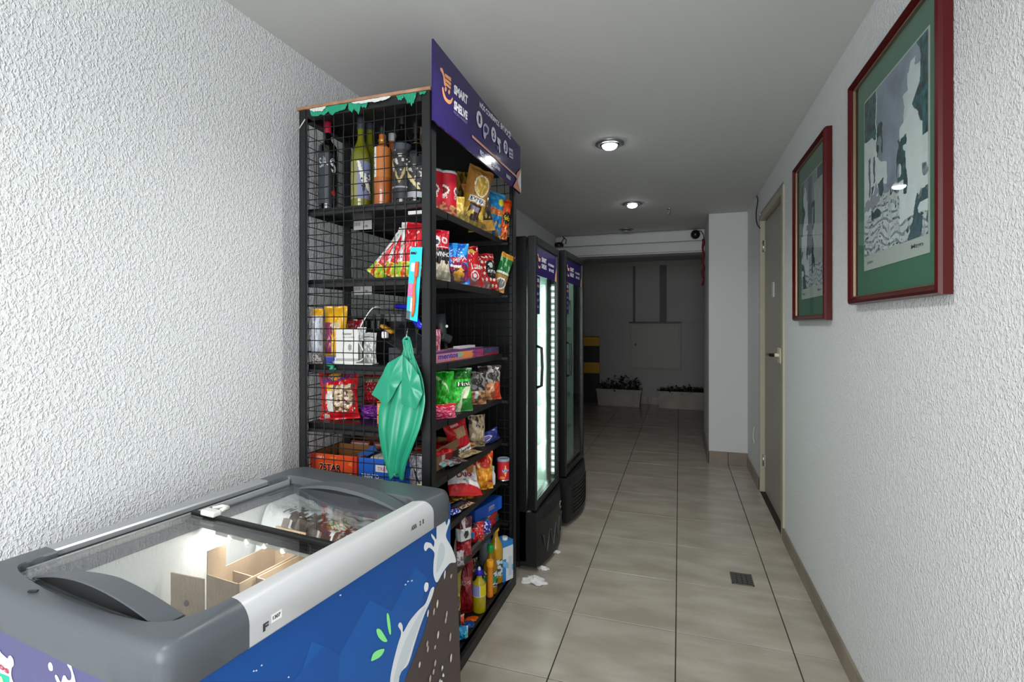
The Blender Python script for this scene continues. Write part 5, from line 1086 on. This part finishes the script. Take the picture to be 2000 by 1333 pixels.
def milk(pc, X, label, rz):
    p = bpos(pc, X); t = empty('milk_carton', label, 'carton', p, (0, 0, math.radians(rz))); w, d_, h = .07, .07, .195; b = MB()
    sh = [('r', 0, 0, .3, .55, '#2a7cc4'), ('p', [(0, .55), (1, .35), (1, .2), (0, .4)], '#7cb4dc'), ('r', .55, .1, .85, .6, '#b8c8d8'), ('r', 0, .88, 1, 1, '#2a7cc4')]
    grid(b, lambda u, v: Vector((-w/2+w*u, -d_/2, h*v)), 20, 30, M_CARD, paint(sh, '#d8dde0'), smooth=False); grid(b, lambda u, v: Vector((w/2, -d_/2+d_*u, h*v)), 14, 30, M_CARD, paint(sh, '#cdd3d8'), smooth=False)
    b.add([(-w/2, -d_/2, 0), (-w/2, d_/2, 0), (w/2, d_/2, 0), (w/2, d_/2, h), (-w/2, d_/2, h), (-w/2, -d_/2, h), (w/2, -d_/2, h)], [(0, 5, 4, 1), (1, 4, 3, 2), (5, 6, 3, 4)], M_CARD, H('#3a86c8'))
    b.build('carton_body', t); b = MB(); b.lathe(cap(.014, h+.001, .014), M_WHITEP, 18, c=(.0, -.012)); b.build('cap', t)
milk(983, -.838, 'blue and white long-life milk carton at the far end of the bottom shelf', 62)
FB('coffee_bag', 905, 34, 1098, -.900, 7, 40, .07, '#8c0e1c', [('e', .55, .66, .32, .10, '#a84c58'), ('t', 'Coro', .32, .62, .78, .70, '#d8b0b0'), ('n', 5, .25, 0, 0, 1, 1, '#6a0a14')], 'tall dark red pouch on the bottom shelf beside the bottles', 'packet', seed=70)
FB('coffee_bag', 922, 20, 1092, -.94, 7, 40, .05, '#2a2412', [('n', 6, .15, 0, .6, 1, 1, '#a89c6c')], 'dark snack pouch behind the red pouch on the bottom shelf', 'packet', seed=71)
FB('coffee_bag', 888, 22, 1118, -.868, 7, 40, .05, '#8a8a1c', [('r', 0, 0, 1, .45, '#101418'), ('e', .6, .55, .38, .14, '#c8b83c'), ('e', .6, .55, .3, .10, '#14161c'), ('t', 'W', .42, .49, .78, .61, '#e8e8e8')], 'olive and black pouch half hidden by the freezer corner', 'packet', seed=72)
FB('wipes_pack', 901, 24, 1224, -.835, 7, 40, .06, '#1c8cc8', [('n', 4, .15, 0, 0, 1, 1, '#3cb0dc'), ('r', .86, 0, .95, 1, '#c8dce8'), ('r', .6, .2, .8, .8, '#4cc0c0'), ('r', 0, 0, 1, .12, '#14508c')], 'bright light blue pack at the near end of the bottom shelf', 'packet', seed=74)
FB('wipes_pack', 916, 20, 1219, -.845, 7, 40, .05, '#14468c', [('n', 5, .2, 0, 0, 1, 1, '#2c6cb4'), ('r', .3, .5, .7, .6, '#a8c0dc')], 'darker blue pack just behind the light blue one on the bottom shelf', 'packet', seed=75)
FB('wipes_pack', 896, 20, 1203, -.885, 7, 40, .05, '#d8401c', [('n', 5, .2, 0, 0, 1, 1, '#e8641c'), ('r', 0, .9, 1, 1, '#c8a898')], 'red-orange pack behind the blue packs, nearest the freezer', 'packet', seed=76)
FB('wipes_pack', 921, 24, 1209, -.850, 7, 45, .04, '#e05a14', [('r', .75, .3, .95, .8, '#3a4c5c'), ('r', 0, 0, 1, .35, '#a02c6c'), ('n', 5, .2, 0, .3, .7, 1, '#f07c1c')], 'orange and magenta pack at the foot of the blue-capped bottle', 'packet', seed=77)

# ================================================================== products seen through the near wire end
def eX(px, Y): return wx(px, Y)
def wine(pc, Y, pytop, r, m, label, capm, caph, shoulder, nr=.0125, lab=None, neckl=.07, band=None, z=0):
    x = eX(pc, Y); z0 = SZ[0]+.001; h = wz(x, Y, pytop)-z0
    t = empty('wine_bottle', label, 'bottle', (x, Y, z0), (0, 0, math.radians(12)), 'bottles on the top shelf'); b = MB(); b.lathe(shp(r, h-.004, neckl, nr, shoulder), m, 36); b.build('body', t)
    b = MB(); b.lathe([(nr+.0015, h-caph), (nr+.0018, h-caph*.3), (nr+.002, h), (nr-.002, h+.001)], capm, 24); b.build('capsule', t)
    if lab:
        za, zb_, base, sh = lab; b = MB(); f = lambda u, v, o=0.0: Vector(((r+.0006+o)*math.cos(PI/2+2*PI*(.2+.6*u)), (r+.0006+o)*math.sin(PI/2+2*PI*(.2+.6*u)), h*za+h*(zb_-za)*v))
        grid(b, f, 48, 36, M_INK, paint(sh, base)); texts(b, sh, lambda u, v: f(u, v, .0006)); b.build('label', t)
    if band: b = MB(); b.lathe([(nr+.0024, h*band), (nr+.0028, h*band+.003), (nr+.0024, h*band+.009)], mat('gold_foil', '#b89a4c', .3, metal=.8), 20, caps=False); b.build('neck_band', t)
    return t
def gm(n, c, tr=.0, r=.06): return mat(n, c, r, trans=tr, coat=.7)
M_DKGL = gm('dark_bottle_glass', '#0a0d0c'); M_GRGL = gm('green_wine_glass', '#6a6c16'); M_ROSE = gm('rose_wine', '#a85a24'); M_BKGL = gm('black_bottle_glass', '#08080a')
RC = mat('red_capsule', '#a8203c', .35); GYC = mat('grey_capsule', '#3c4048', .35); BLC = mat('black_capsule', '#101113', .35)
wine(640, 1.640, 235, .034, M_DKGL, 'red wine bottle with a red capsule, leftmost on the top shelf', RC, .052, .035, lab=(.08, .62, '#30363c', [('r', 0, 0, .64, 1, '#3a4148'), ('r', .64, 0, 1, 1, '#15181a'), ('e', .8, .22, .08, .05, '#a81c28'), ('t', 'SA', .35, .72, .62, .92, '#aab0b6', .2), ('t', 'S', .7, .62, .86, .9, '#c8ccd0', .3)]))
wine(705, 1.640, 229, .036, M_GRGL, 'pale green white-wine bottle with grey capsule on the top shelf', GYC, .048, .085, lab=(.10, .50, '#74799a', [('r', 0, 0, .5, 1, '#8c8a50'), ('p', [(.5, 1), (.6, .5), (.9, .1), (.95, .2), (.7, .6), (.56, 1)], '#d4d4c4'), ('n', 8, .25, .6, .2, 1, .7, '#22262c'), ('t', 'As', .66, .5, .9, .7, '#e4e4dc', .4)]))
wine(722, 1.700, 235, .034, M_GRGL, 'second green wine bottle, half hidden behind the pale green one', GYC, .04, .08)
wine(747, 1.650, 246, .032, M_ROSE, 'squat rose wine bottle with white label and black cap', BLC, .035, .03, nr=.013, neckl=.062, band=.80, lab=(.36, .72, '#c4b8a8', [('r', 0, 0, .4, 1, '#d8d4cc'), ('n', 14, .2, .05, .1, .35, .9, '#8c8880'), ('r', .4, 0, 1, 1, '#b46a30')]))
wine(766, 1.720, 262, .034, gm('orange_bottle_glass', '#b4561c'), 'orange bottle with pale cap, behind the rose bottle', mat('pale_cap', '#b4b8b8', .4), .03, .05)
wine(786, 1.640, 213, .036, M_BKGL, 'black sparkling wine bottle with gold neck band and gold chevron label', BLC, .06, .07, nr=.014, band=.72, lab=(.06, .62, '#23262a', [('p', [(0, .9), (.1, .9), (.5, .36), (.9, .9), (1, .9), (.5, .26)], '#a8935c'), ('r', 0, .9, 1, 1, '#3c4048'), ('r', 0, .2, 1, .22, '#8c8c90'), ('n', 9, .28, .3, .5, .9, .9, '#b8b4a8')]))
wine(813, 1.650, 236, .034, M_BKGL, 'black wine bottle with slanted label by the front post', BLC, .05, .055, band=.70, lab=(.08, .55, '#1c1f22', [('p', [(0, .8), (.6, .2), (.7, .2), (.1, .9)], '#b8a878'), ('r', 0, 0, 1, .15, '#8c9094'), ('n', 9, .3, 0, .3, 1, .9, '#a8a49a')]))
wine(822, 1.740, 250, .032, gm('amber_bottle_glass', '#6a5a3c'), 'tan bottle farthest right, mostly behind the front post', mat('tan_cap', '#8c7c5c', .4), .03, .05)

# candy bags on the second shelf (near end)
cs = [('r', .0, 0, .26, 1, '#e4e4e0'), ('n', 12, .25, 0, 0, .26, 1, '#8c9094'), ('r', 0, 0, 1, .27, '#8cbf2c'), ('n', 6, .1, 0, 0, 1, .27, '#d8c43c'), ('n', 7, .3, 0, 0, 1, .25, '#c8501c'), ('n', 8, .42, .3, .3, 1, .9, '#f0c8b8')]
def EB(name, pc, pyb, Y, w, h, t, base, sh, label, cat, z0, rz=15, lean=0, roll=0, seed=1, **k):
    return bag(name, w, h, t, base, sh, label, cat, (eX(pc, Y), Y, z0), rz, lean, roll, seed, **k)
z1 = SZ[1]+.001
EB('candy_bag', 731, 530, 1.645, .075, .185, .045, '#c3202c', cs, 'red striped candy bag leaning furthest over, left of three', 'candy bag', z1+.012, 15, -6, 38, 80)
EB('candy_bag', 763, 530, 1.650, .075, .185, .045, '#c3202c', cs, 'red striped candy bag slightly leaning, middle of three', 'candy bag', z1+.010, 15, -6, 20, 81)
EB('candy_bag', 796, 535, 1.640, .085, .205, .045, '#c3202c', cs, 'red striped candy bag standing upright with a pointed top, right of three', 'candy bag', z1+.004, 12, -6, 4, 82)
EB('snack_bag', 815, 480, 1.700, .060, .135, .04, '#b01c20', [('r', 0, .30, 1, .62, '#e0a41c'), ('t', 'OIS', .15, .38, .85, .55, '#2c1c08'), ('e', .7, .8, .15, .08, '#c8c41c'), ('e', .3, .82, .16, .09, '#9ab83c')], 'small red and yellow snack bag behind the toothbrush pack', 'snack bag', z1, 20, 0, 0, 83)

# hanging toothbrush blister
tb = empty('toothbrush_pack', 'turquoise toothbrush blister pack hanging on the wire end', 'toothbrush', (0, 0, 0)); YB = Y0-.010
cn = [(wx(a, YB), wz(wx(a, YB), YB, c)) for a, c in ((802, 483), (825, 483), (815, 629), (793, 623))]
b = MB(); TLc, TRc, BRc, BLc = cn
BF = lambda u, v, o=0.0: Vector(((BLc[0]*(1-u)+BRc[0]*u)*(1-v)+(TLc[0]*(1-u)+TRc[0]*u)*v, YB-o, (BLc[1]*(1-u)+BRc[1]*u)*(1-v)+(TLc[1]*(1-u)+TRc[1]*u)*v))
tsh = [('r', 0, .32, .60, .50, '#c86a9c'), ('r', .0, .12, .30, .32, '#2ab8c0'), ('r', .30, .12, .44, .30, '#d8e8ec'), ('r', .12, .66, .44, .78, '#c8dce4'), ('r', .05, .90, .52, .935, '#0c1418'), ('r', 0, .0, .35, .12, '#4c5c64'), ('n', 9, .2, .05, .33, .5, .48, '#e8a8c4')]
grid(b, BF, 24, 60, M_CARD, paint(tsh, '#1ec2cc')); b.build('backing_card', tb)
b = MB(); b.tube([BF(.66, .62, .004), BF(.62, .45, .007), BF(.70, .28, .009), BF(.66, .12, .007), BF(.58, .05, .005)], [.0035, .004, .0055, .0045, .003], mat('orange_brush_handle', '#e0622c', .3), 10); b.build('brush_handle', tb)
b = MB(); P0, P1 = BF(.62, .63, .004), BF(.90, .63, .004); b.add([BF(.60, .60, .012), BF(.84, .60, .012), BF(.86, .80, .012), BF(.62, .80, .012), BF(.60, .60, .002), BF(.84, .60, .002), BF(.86, .80, .002), BF(.62, .80, .002)], [(0, 1, 2, 3), (0, 4, 5, 1), (1, 5, 6, 2), (2, 6, 7, 3), (3, 7, 4, 0)], mat('orange_bristles', '#d0542c', .6)); b.build('bristles', tb)
b = MB(); b.tube([BF(.55, .92, -.004), BF(.55, .92, .008), BF(.55, .94, .012)], .002, M_CHROME, 6); b.build('hook', tb)

# third shelf, seen through the wire
z2 = SZ[2]+.001
EB('flour_bag', 620, 700, 1.600, .048, .205, .05, '#c8ccd4', [('r', 0, .86, 1, 1, '#e0a81c'), ('n', 9, .15, 0, 0, 1, .84, '#a4a8b8'), ('e', .4, .68, .3, .09, '#e4e4e8'), ('t', 'CB', .2, .64, .6, .72, '#6c7484')], 'white printed bag with yellow top, leftmost on the third shelf', 'bag', z2, 8, 0, 0, 90)
EB('flour_bag', 656, 700, 1.660, .100, .215, .05, '#e0a81c', [('r', .1, .15, .45, .72, '#8c3c5c'), ('e', .6, .66, .22, .06, '#c8b48c'), ('r', 0, 0, 1, .12, '#5c4c4c')], 'yellow bag with a torn open top on the third shelf', 'bag', z2, 10, 0, 0, 91)
EB('cocoa_pack', 690, 700, 1.730, .085, .165, .04, '#7c1420', [('p', [(.2, .9), (.3, .6), (.4, .9)], '#d8b45c'), ('n', 6, .3, 0, .5, 1, 1, '#a82c34')], 'dark red pack with gold letter behind the white card on the third shelf', 'packet', z2, 10, 0, 0, 92)
EB('trail_mix', 619, 706, 1.575, .044, .045, .03, '#6a6460', [('n', 6, 0, 0, 0, 1, 1, '#a8a09a')], 'small grey crumpled wrapper at the left foot of the third shelf', 'wrapper', z2, 8, 0, 0, 93)
x = eX(653, 1.6); carton('small_box', .052, .03, .028, '#2a2f8c', [('r', .75, 0, 1, 1, '#c8ccdc'), ('r', 0, .85, .9, 1, '#5c5c84')], 'small navy and white box low on the third shelf', 'box', (x, 1.60, z2), 8, nu=10, nv=6)
# white printed card stand and card reader with cable
t = empty('notice_card', 'white printed instruction card slanted on the third shelf', 'card', (eX(672, 1.585), 1.585, z2), (0, 0, math.radians(6)))
b = MB(); F = lambda u, v, o=0.0: Vector((-.045+.09*u+.012*(1-v), .02*v-o, .012+.115*v))
grid(b, F, 20, 26, M_CARD, paint([('e', .62, .42, .09, .10, '#8c8c84'), ('r', 0, 0, 1, .06, '#9c9c98')], '#d4d4d0'), smooth=False); grid(b, lambda u, v: F(u, v)+Vector((0, .0015, 0)), 1, 1, M_CARD, paint([], '#b8b8b4'), flip=True)
text_on(b, 'Scanner', lambda u, v: F(u, v, .0006), .30, .82, .72, .90, '#4a4a4c'); text_on(b, 'leia o codigo', lambda u, v: F(u, v, .0006), .3, .72, .85, .77, '#5c5c5e'); text_on(b, 'no visor', lambda u, v: F(u, v, .0006), .36, .60, .72, .65, '#5c5c5e')
b.build('card_sheet', t); b = MB(); b.box(-.04, .055, -.012, .05, 0, .012, M_WHITEP, bv=.003); b.build('card_base', t)
t = empty('notice_card', 'small white card standing up behind the slanted one', 'card', (eX(703, 1.62), 1.62, z2+.085), (0, 0, math.radians(6)))
b = MB(); F = lambda u, v, o=0.0: Vector((-.022+.036*u+.012*v, -o, .05*v)); grid(b, F, 10, 10, M_CARD, paint([('n', 16, .15, .1, .1, .9, .9, '#8c9094')], '#c8ccd0'), smooth=False); grid(b, lambda u, v: F(u, v)+Vector((0, .0015, 0)), 1, 1, M_CARD, paint([], '#b8b8b4'), flip=True); b.build('card_sheet', t)
b = MB(); b.box(-.006, .006, .003, .007, -.084, .01, M_WHITEP); b.build('card_holder', t)
t = empty('grey_pouch', 'clear silvery pouch with printed header on the third shelf', 'pouch', (eX(722, 1.61), 1.61, z2), (0, 0, math.radians(6)))
o = bag('pouch_body', .055, .115, .02, '#a4a4a0', [('n', 7, .1, 0, 0, 1, .7, '#7c7c7a'), ('n', 9, .3, 0, 0, 1, .7, '#d4d4d0'), ('r', .1, .84, .9, .88, '#4c4c4e'), ('r', .1, .76, .8, .79, '#6c6c6e')], None, None, (0, 0, 0), seed=95, parent=t)
b = MB(); cx = lambda px, py, Y: Vector((eX(px, Y), Y, wz(eX(px, Y), Y, py)))
b.tube(smooth_loop([cx(746, 604, 1.66), cx(738, 600, 1.62), cx(726, 604, 1.60), cx(712, 624, 1.59), cx(702, 645, 1.58), cx(700, 665, 1.58), cx(708, 682, 1.575), cx(712, 696, 1.575), cx(704, 705, 1.575), cx(690, 707, 1.58)], 5, False), .0022, M_WHITEP, 6)
tag(b.build('usb_cable'), 'white charging cable looping over the cards on the third shelf', 'cable')
b = MB(); b.box(-.05, .06, -.02, .03, 0, .004, M_WHITEP, bv=.001); tag(b.build('white_tray', loc=(eX(705, 1.60), 1.592, z2), rot=(0, 0, .1)), 'thin white tray lying under the cable on the third shelf', 'tray')
M_TAB = mat('dark_screen', '#16181b', .15)
t = empty('payment_tablet', 'black tablet screen lying slanted behind the wire mesh on the third shelf', 'tablet', (eX(788, 1.635), 1.635, z2+.045), (math.radians(-35), math.radians(28), math.radians(10)))
b = MB(); b.box(-.075, .06, -.004, .004, 0, .095, M_BGLOSS, bv=.003); b.build('case', t); b = MB(); b.box(-.068, .053, -.0052, -.004, .008, .088, M_TAB); b.build('screen', t)
b = MB(); b.box(-.01, .01, .004, .03, -.03, .04, M_BLACK); b.build('stand', t)
x = eX(790, 1.66); carton('black_case', .11, .08, .06, '#1c1d22', [('n', 5, .3, 0, 0, 1, 1, '#2c2c34')], 'low black case under the tablet on the third shelf', 'case', (x, 1.68, z2), 6, nu=8, nv=6)
for k, (px, w_) in enumerate(((701, .024), (713, .024), (725, .024), (737, .024))):
    x = eX(px, 1.86); carton('small_black_box', w_, .05, .052, '#121316', [('r', .34, .1, .66, .8, '#8c8f90'), ('n', 14, .1, .34, .1, .66, .8, '#4c4f50')], None, None, (x, 1.89, z2+.118), 4, nu=12, nv=16)
for k, o in enumerate([q for q in bpy.data.objects if q.name.startswith('small_black_box')]): tag(o, ('first', 'second', 'third', 'fourth')[k]+' black cosmetic box from the left, with a grey label', 'box', 'black cosmetic boxes on the third shelf')
x = eX(720, 1.9); carton('grey_box', .10, .08, .116, '#2c2d2f', [('n', 6, .2, 0, 0, 1, 1, '#3c3d40')], 'dark grey carton carrying the row of small black boxes', 'box', (x, 1.9, z2), 4, nu=6, nv=6)
for k, px in enumerate((725, 741, 757, 770, 781)):
    x = eX(px, 1.95); b = MB(); b.box(-.012, .012, -.02, .02, 0, .030, mat('grey_tag_card', '#7c7e7f', .5), bv=.001); tag(b.build('small_grey_pack', loc=(x, 1.96, z2+.160)), ('first', 'second', 'third', 'fourth', 'last')[k]+' tiny grey pack from the left in the row above the black boxes', 'packet', 'tiny grey packs')
x = eX(766, 2.0); carton('dark_carton', .165, .10, .158, '#1a1a1c', [('n', 6, .25, 0, .5, 1, 1, '#3a2a1c')], 'large dark carton at the back of the third shelf', 'box', (x, 2.01, z2), 4, nu=8, nv=8)
b = MB(); b.tube([cx(774, 598, 1.68), cx(800, 600, 1.66), cx(815, 632, 1.63), cx(824, 640, 1.6)], [.010, .012, .012, .010], mat('royal_blue_plastic', '#1c24c8', .3), 8); tag(b.build('blue_strap'), 'royal blue plastic strap behind the toothbrush pack', 'strap')
b = MB(); b.box(-.035, .02, -.012, .012, -.006, .006, mat('mustard_foil', '#b07c14', .35), bv=.003, xf=Matrix.Rotation(.5, 4, 'Y')); tag(b.build('mustard_packet', loc=(eX(760, 1.60), 1.60, wz(eX(760, 1.6), 1.6, 645))), 'mustard yellow sachet resting against the tablet', 'sachet')
b = MB(); b.box(-.010, .010, -.010, .010, 0, .024, M_WHITEP, bv=.003); tag(b.build('power_plug', loc=(eX(752, 1.60), 1.60, wz(eX(752, 1.6), 1.6, 661))), 'small white power adapter cube beside the mustard sachet', 'adapter')

# fourth shelf near end
z3 = SZ[3]+.001
EB('cereal_bag', 664, 822, 1.640, .155, .185, .07, '#c8141c', [('r', .10, .80, .95, .97, '#8c1420'), ('e', .45, .88, .16, .08, '#d89a2c'), ('t', 'NESCQUIK', .12, .76, .92, .90, '#2a4ca0', .12), ('e', .60, .44, .36, .27, '#b09270'), ('n', 11, .08, .22, .16, .95, .72, '#5c4030'), ('n', 15, .25, .22, .16, .95, .72, '#d8c4a8'), ('r', .28, .16, .40, .60, '#d8d4d0'), ('r', .28, .60, .42, .72, '#d8a82c'), ('e', .18, .08, .10, .05, '#e0c8b8')], 'big red cereal bag with brown shells pictured, leftmost on the fourth shelf', 'cereal bag', z3, 14, -6, -4, 100, slump=.6, nu=44, nv=52)
b = MB(); b.tube(smooth_loop([cx(640, 712, 1.57), cx(650, 716, 1.56), cx(646, 724, 1.56), cx(657, 722, 1.565)], 4, False), [.008]*13, M_GREENF, 6); tag(b.build('green_scrap'), 'knotted scrap of green plastic on the left of the wire end', 'plastic scrap')
EB('candy_bag', 728, 810, 1.760, .085, .125, .05, '#8c1420', [('n', 5, .2, 0, 0, 1, 1, '#5c1014'), ('r', 0, .75, 1, .9, '#6c6c4c')], 'dark red bag behind the cereal bag on the fourth shelf', 'candy bag', z3+.04, 12, 0, 0, 101)
EB('candy_bag', 748, 735, 1.800, .06, .10, .04, '#b8141e', [('n', 5, .3, 0, 0, 1, 1, '#d8b8b8')], 'bright red bag high behind the green carrier bag', 'candy bag', z3+.09, 12, 0, 0, 102)
EB('candy_bag', 725, 812, 1.690, .090, .050, .05, '#5c1478', [('n', 5, .2, 0, 0, 1, 1, '#8c2ca0')], 'purple candy bag low in the middle of the fourth shelf', 'candy bag', z3, 10, 0, 0, 103)
x = eX(752, 1.62); carton('tea_box', .055, .05, .082, '#d87c3c', [('n', 10, .1, .1, .1, .9, .8, '#f0c8a0'), ('r', 0, .88, 1, 1, '#b85c1c')], 'upright orange box beside the green carrier bag', 'box', (x, 1.635, z3), 6)
x = eX(808, 1.66); carton('brown_pack', .06, .06, .11, '#4a3a2c', [('n', 8, 0, 0, 0, 1, 1, '#7a4a30')], 'brown patterned pack behind the post on the fourth shelf', 'box', (x, 1.66, z3), 6, nu=10, nv=12)
# fifth shelf near end: candy bar display boxes
z4 = SZ[4]+.001
star = [('n', 5, .35, .3, .2, 1, .9, '#f07c2c'), ('r', 0, 0, .14, 1, '#b8341c'), ('r', .9, 0, 1, 1, '#c8301c'), ('r', .42, .05, .90, .26, '#c46a1c'), ('n', 12, .15, .4, .02, .9, .28, '#e8c48c'), ('t', 'LEVE 3', .15, .78, .30, .90, '#f4e4dc'), ('r', .205, .335, .665, .345, '#2c1008'), ('t', '7STAR', .205, .305, .665, .59, '#2c1008', .0), ('t', '7STAR', .20, .32, .66, .60, '#f4efe8', .0)]
xa, xb = eX(606, 1.60), eX(697, 1.60); carton('bar_display_box', xb-xa, .17, .088, '#dc4a14', star, 'open orange bar display box, leftmost on the fifth shelf', 'box', ((xa+xb)/2, 1.685, z4), 0, open_top=True, inner='#8a5a30', nu=60, nv=30)
tr = [('r', .0, .0, 1, 1, '#1c5cc0'), ('r', .28, .10, .52, .22, '#b8a01c'), ('e', .72, .06, .14, .14, '#c8b08c'), ('r', .34, .50, .86, .76, '#dcd8d4'), ('t', 'TRENTO', .37, .55, .72, .70, '#b06a8c'), ('t', 'TRENTO', .06, .22, .40, .38, '#e8ecf4')]
xa, xb = eX(699, 1.58), eX(800, 1.58); carton('bar_display_box', xb-xa, .14, .092, '#1c5cc0', tr, 'open blue bar display box beside the orange one', 'box', ((xa+xb)/2, 1.655, z4), 0, open_top=True, inner='#5a4a40', nu=60, nv=30)
for k, (pa, pb, Y, w_, lab) in enumerate(((668, 722, 1.80, .0, 'far white-edged tray of bars behind the orange box'), (731, 768, 1.80, .0, 'second white-edged tray of bars behind the blue box'))):
    xa, xb = eX(pa, Y), eX(pb, Y); carton('bar_tray', xb-xa, .14, .095, '#8a3c34', [('r', .04, .55, .97, .92, '#c4b8b8')], lab, 'box', ((xa+xb)/2, Y+.07, z4), 0, open_top=True, nu=20, nv=12)
for k in range(7):
    x = eX(722, 1.60)+.011*k; b = MB(); b.box(-.005, .005, -.05, .05, 0, .020, M_CARD, col=('#d8d4cc' if k % 2 else '#c4c0bc'), bv=.003); tag(b.build('wafer_bar', loc=(x, 1.66, z4+.070)), ('leftmost', 'second', 'third', 'middle', 'fifth', 'sixth', 'rightmost')[k]+' white wrapped wafer bar in the blue display box, counted from the left', 'wafer bar', 'wafer bars in the blue display box')
for k in range(3): b = MB(); b.box(-.075, .075, -.055+.005, .055, 0, .0215, M_CARD, col='#8c6a4c'); 
b = MB(); b.box(-.04, .04, -.002, .002, -.012, .012, M_CARD, col='#1c4c94', xf=Matrix.Rotation(-.5, 4, 'Y')); tag(b.build('box_flap', loc=(eX(718, 1.63), 1.63, z4+.100)), 'bent blue cardboard flap sticking up from the blue display box', 'cardboard flap')
EB('foil_pack', 812, 945, 1.600, .048, .118, .04, '#b0aeb8', [('n', 8, .0, 0, 0, 1, 1, '#8c8a94'), ('n', 10, .35, 0, 0, 1, 1, '#d8d8dc'), ('p', [(.5, .6), (.7, .5), (.9, .1), (.8, .1), (.6, .45), (.45, .6)], '#1c1c24')], 'silver-white pointed bag beside the front post on the fifth shelf', 'bag', z4, 10, 0, 0, 105)
# hanging green carrier bag on the wire end
gb_ = MB(); YG = Y0-.014
def gpt(px, py, o=0.0): x = wx(px, YG); return Vector((x, YG-o, wz(x, YG, py)))
rows = [(664, 791, 806), (680, 791, 810), (695, 786, 813), (712, 776, 820), (740, 764, 830), (772, 754, 835), (795, 746, 834), (835, 745, 826), (865, 750, 815), (895, 757, 803), (915, 763, 798), (928, 768, 795)]
NC = 40; vs = []; rs = smooth_loop([(float(a), float(c), float(d_)) for a, c, d_ in rows], 5, False)
for j, (py, xl, xr) in enumerate(rs):
    for i in range(NC+1):
        u = i/NC; px = xl+(xr-xl)*u; wv = (py-664)/264
        o = .010+.020*math.sin(PI*u)*(.4+wv)+.012*(.3+wv)*abs(math.sin(u*PI*3.3+wv*1.2+.6*noise.noise(Vector((u*2, wv*2, 0)))))+.004*noise.noise(Vector((u*9, wv*5, 1)))
        vs.append(gpt(px, py+(6*math.sin(u*PI*2.5) if j > len(rs)-4 else 0), o))
nr_ = len(rs); gb_.add(vs, [(j*(NC+1)+i, (j+1)*(NC+1)+i, (j+1)*(NC+1)+i+1, j*(NC+1)+i+1) for j in range(nr_-1) for i in range(NC)], M_GREENF, None, True)
cbag = gb_.build('carrier_bag'); tag(cbag, 'green plastic carrier bag hanging folded on the wire end of the rack', 'plastic bag')
def flapm(outline, name, off):
    b = MB(); P = [(outline[i][0]+(outline[(i+1) % len(outline)][0]-outline[i][0])*j/3, outline[i][1]+(outline[(i+1) % len(outline)][1]-outline[i][1])*j/3) for i in range(len(outline)) for j in range(3)]; P = [gpt(p[0], p[1], off+.006*noise.noise(Vector((p[0]*.05, p[1]*.05, off*50)))) for p in P]
    c = sum(P, Vector())/len(P); vs = [c+Vector((0, -.007, 0))]+P; n = len(P)
    inner = [c+(q-c)*.55+Vector((0, -.006-.004*math.sin(i*.9), 0)) for i, q in enumerate(P)]; vs += inner
    fs = [(1+i, 1+(i+1) % n, 1+n+(i+1) % n, 1+n+i) for i in range(n)]+[(1+n+i, 1+n+(i+1) % n, 0) for i in range(n)]
    b.add(vs, fs, M_GREENF, None, True); b.build(name, cbag)
flapm([(799, 692), (790, 696), (770, 708), (754, 738), (739, 768), (753, 779), (768, 789), (779, 772), (790, 752), (798, 738)], 'flap', .040)
flapm([(797, 692), (806, 700), (818, 716), (830, 732), (836, 764), (832, 776), (824, 795), (810, 791), (794, 787), (796, 755)], 'flap', .038)
b = MB(); b.tube(smooth_loop([gpt(798, 700, .02), gpt(795, 676, .018), gpt(792, 664, .012), gpt(797, 659, .006), gpt(803, 664, .012), gpt(803, 684, .02), gpt(808, 702, .02)], 4, False), .0045, M_GREENF, 8); b.build('handle_loop', cbag)
b = MB(); b.tube([gpt(797, 655, -.004), gpt(797, 642, .004), gpt(797, 658, .010), gpt(799, 664, .004)], .0015, M_CHROME, 6); b.build('wire_hook', cbag)
SC['built'] = 1
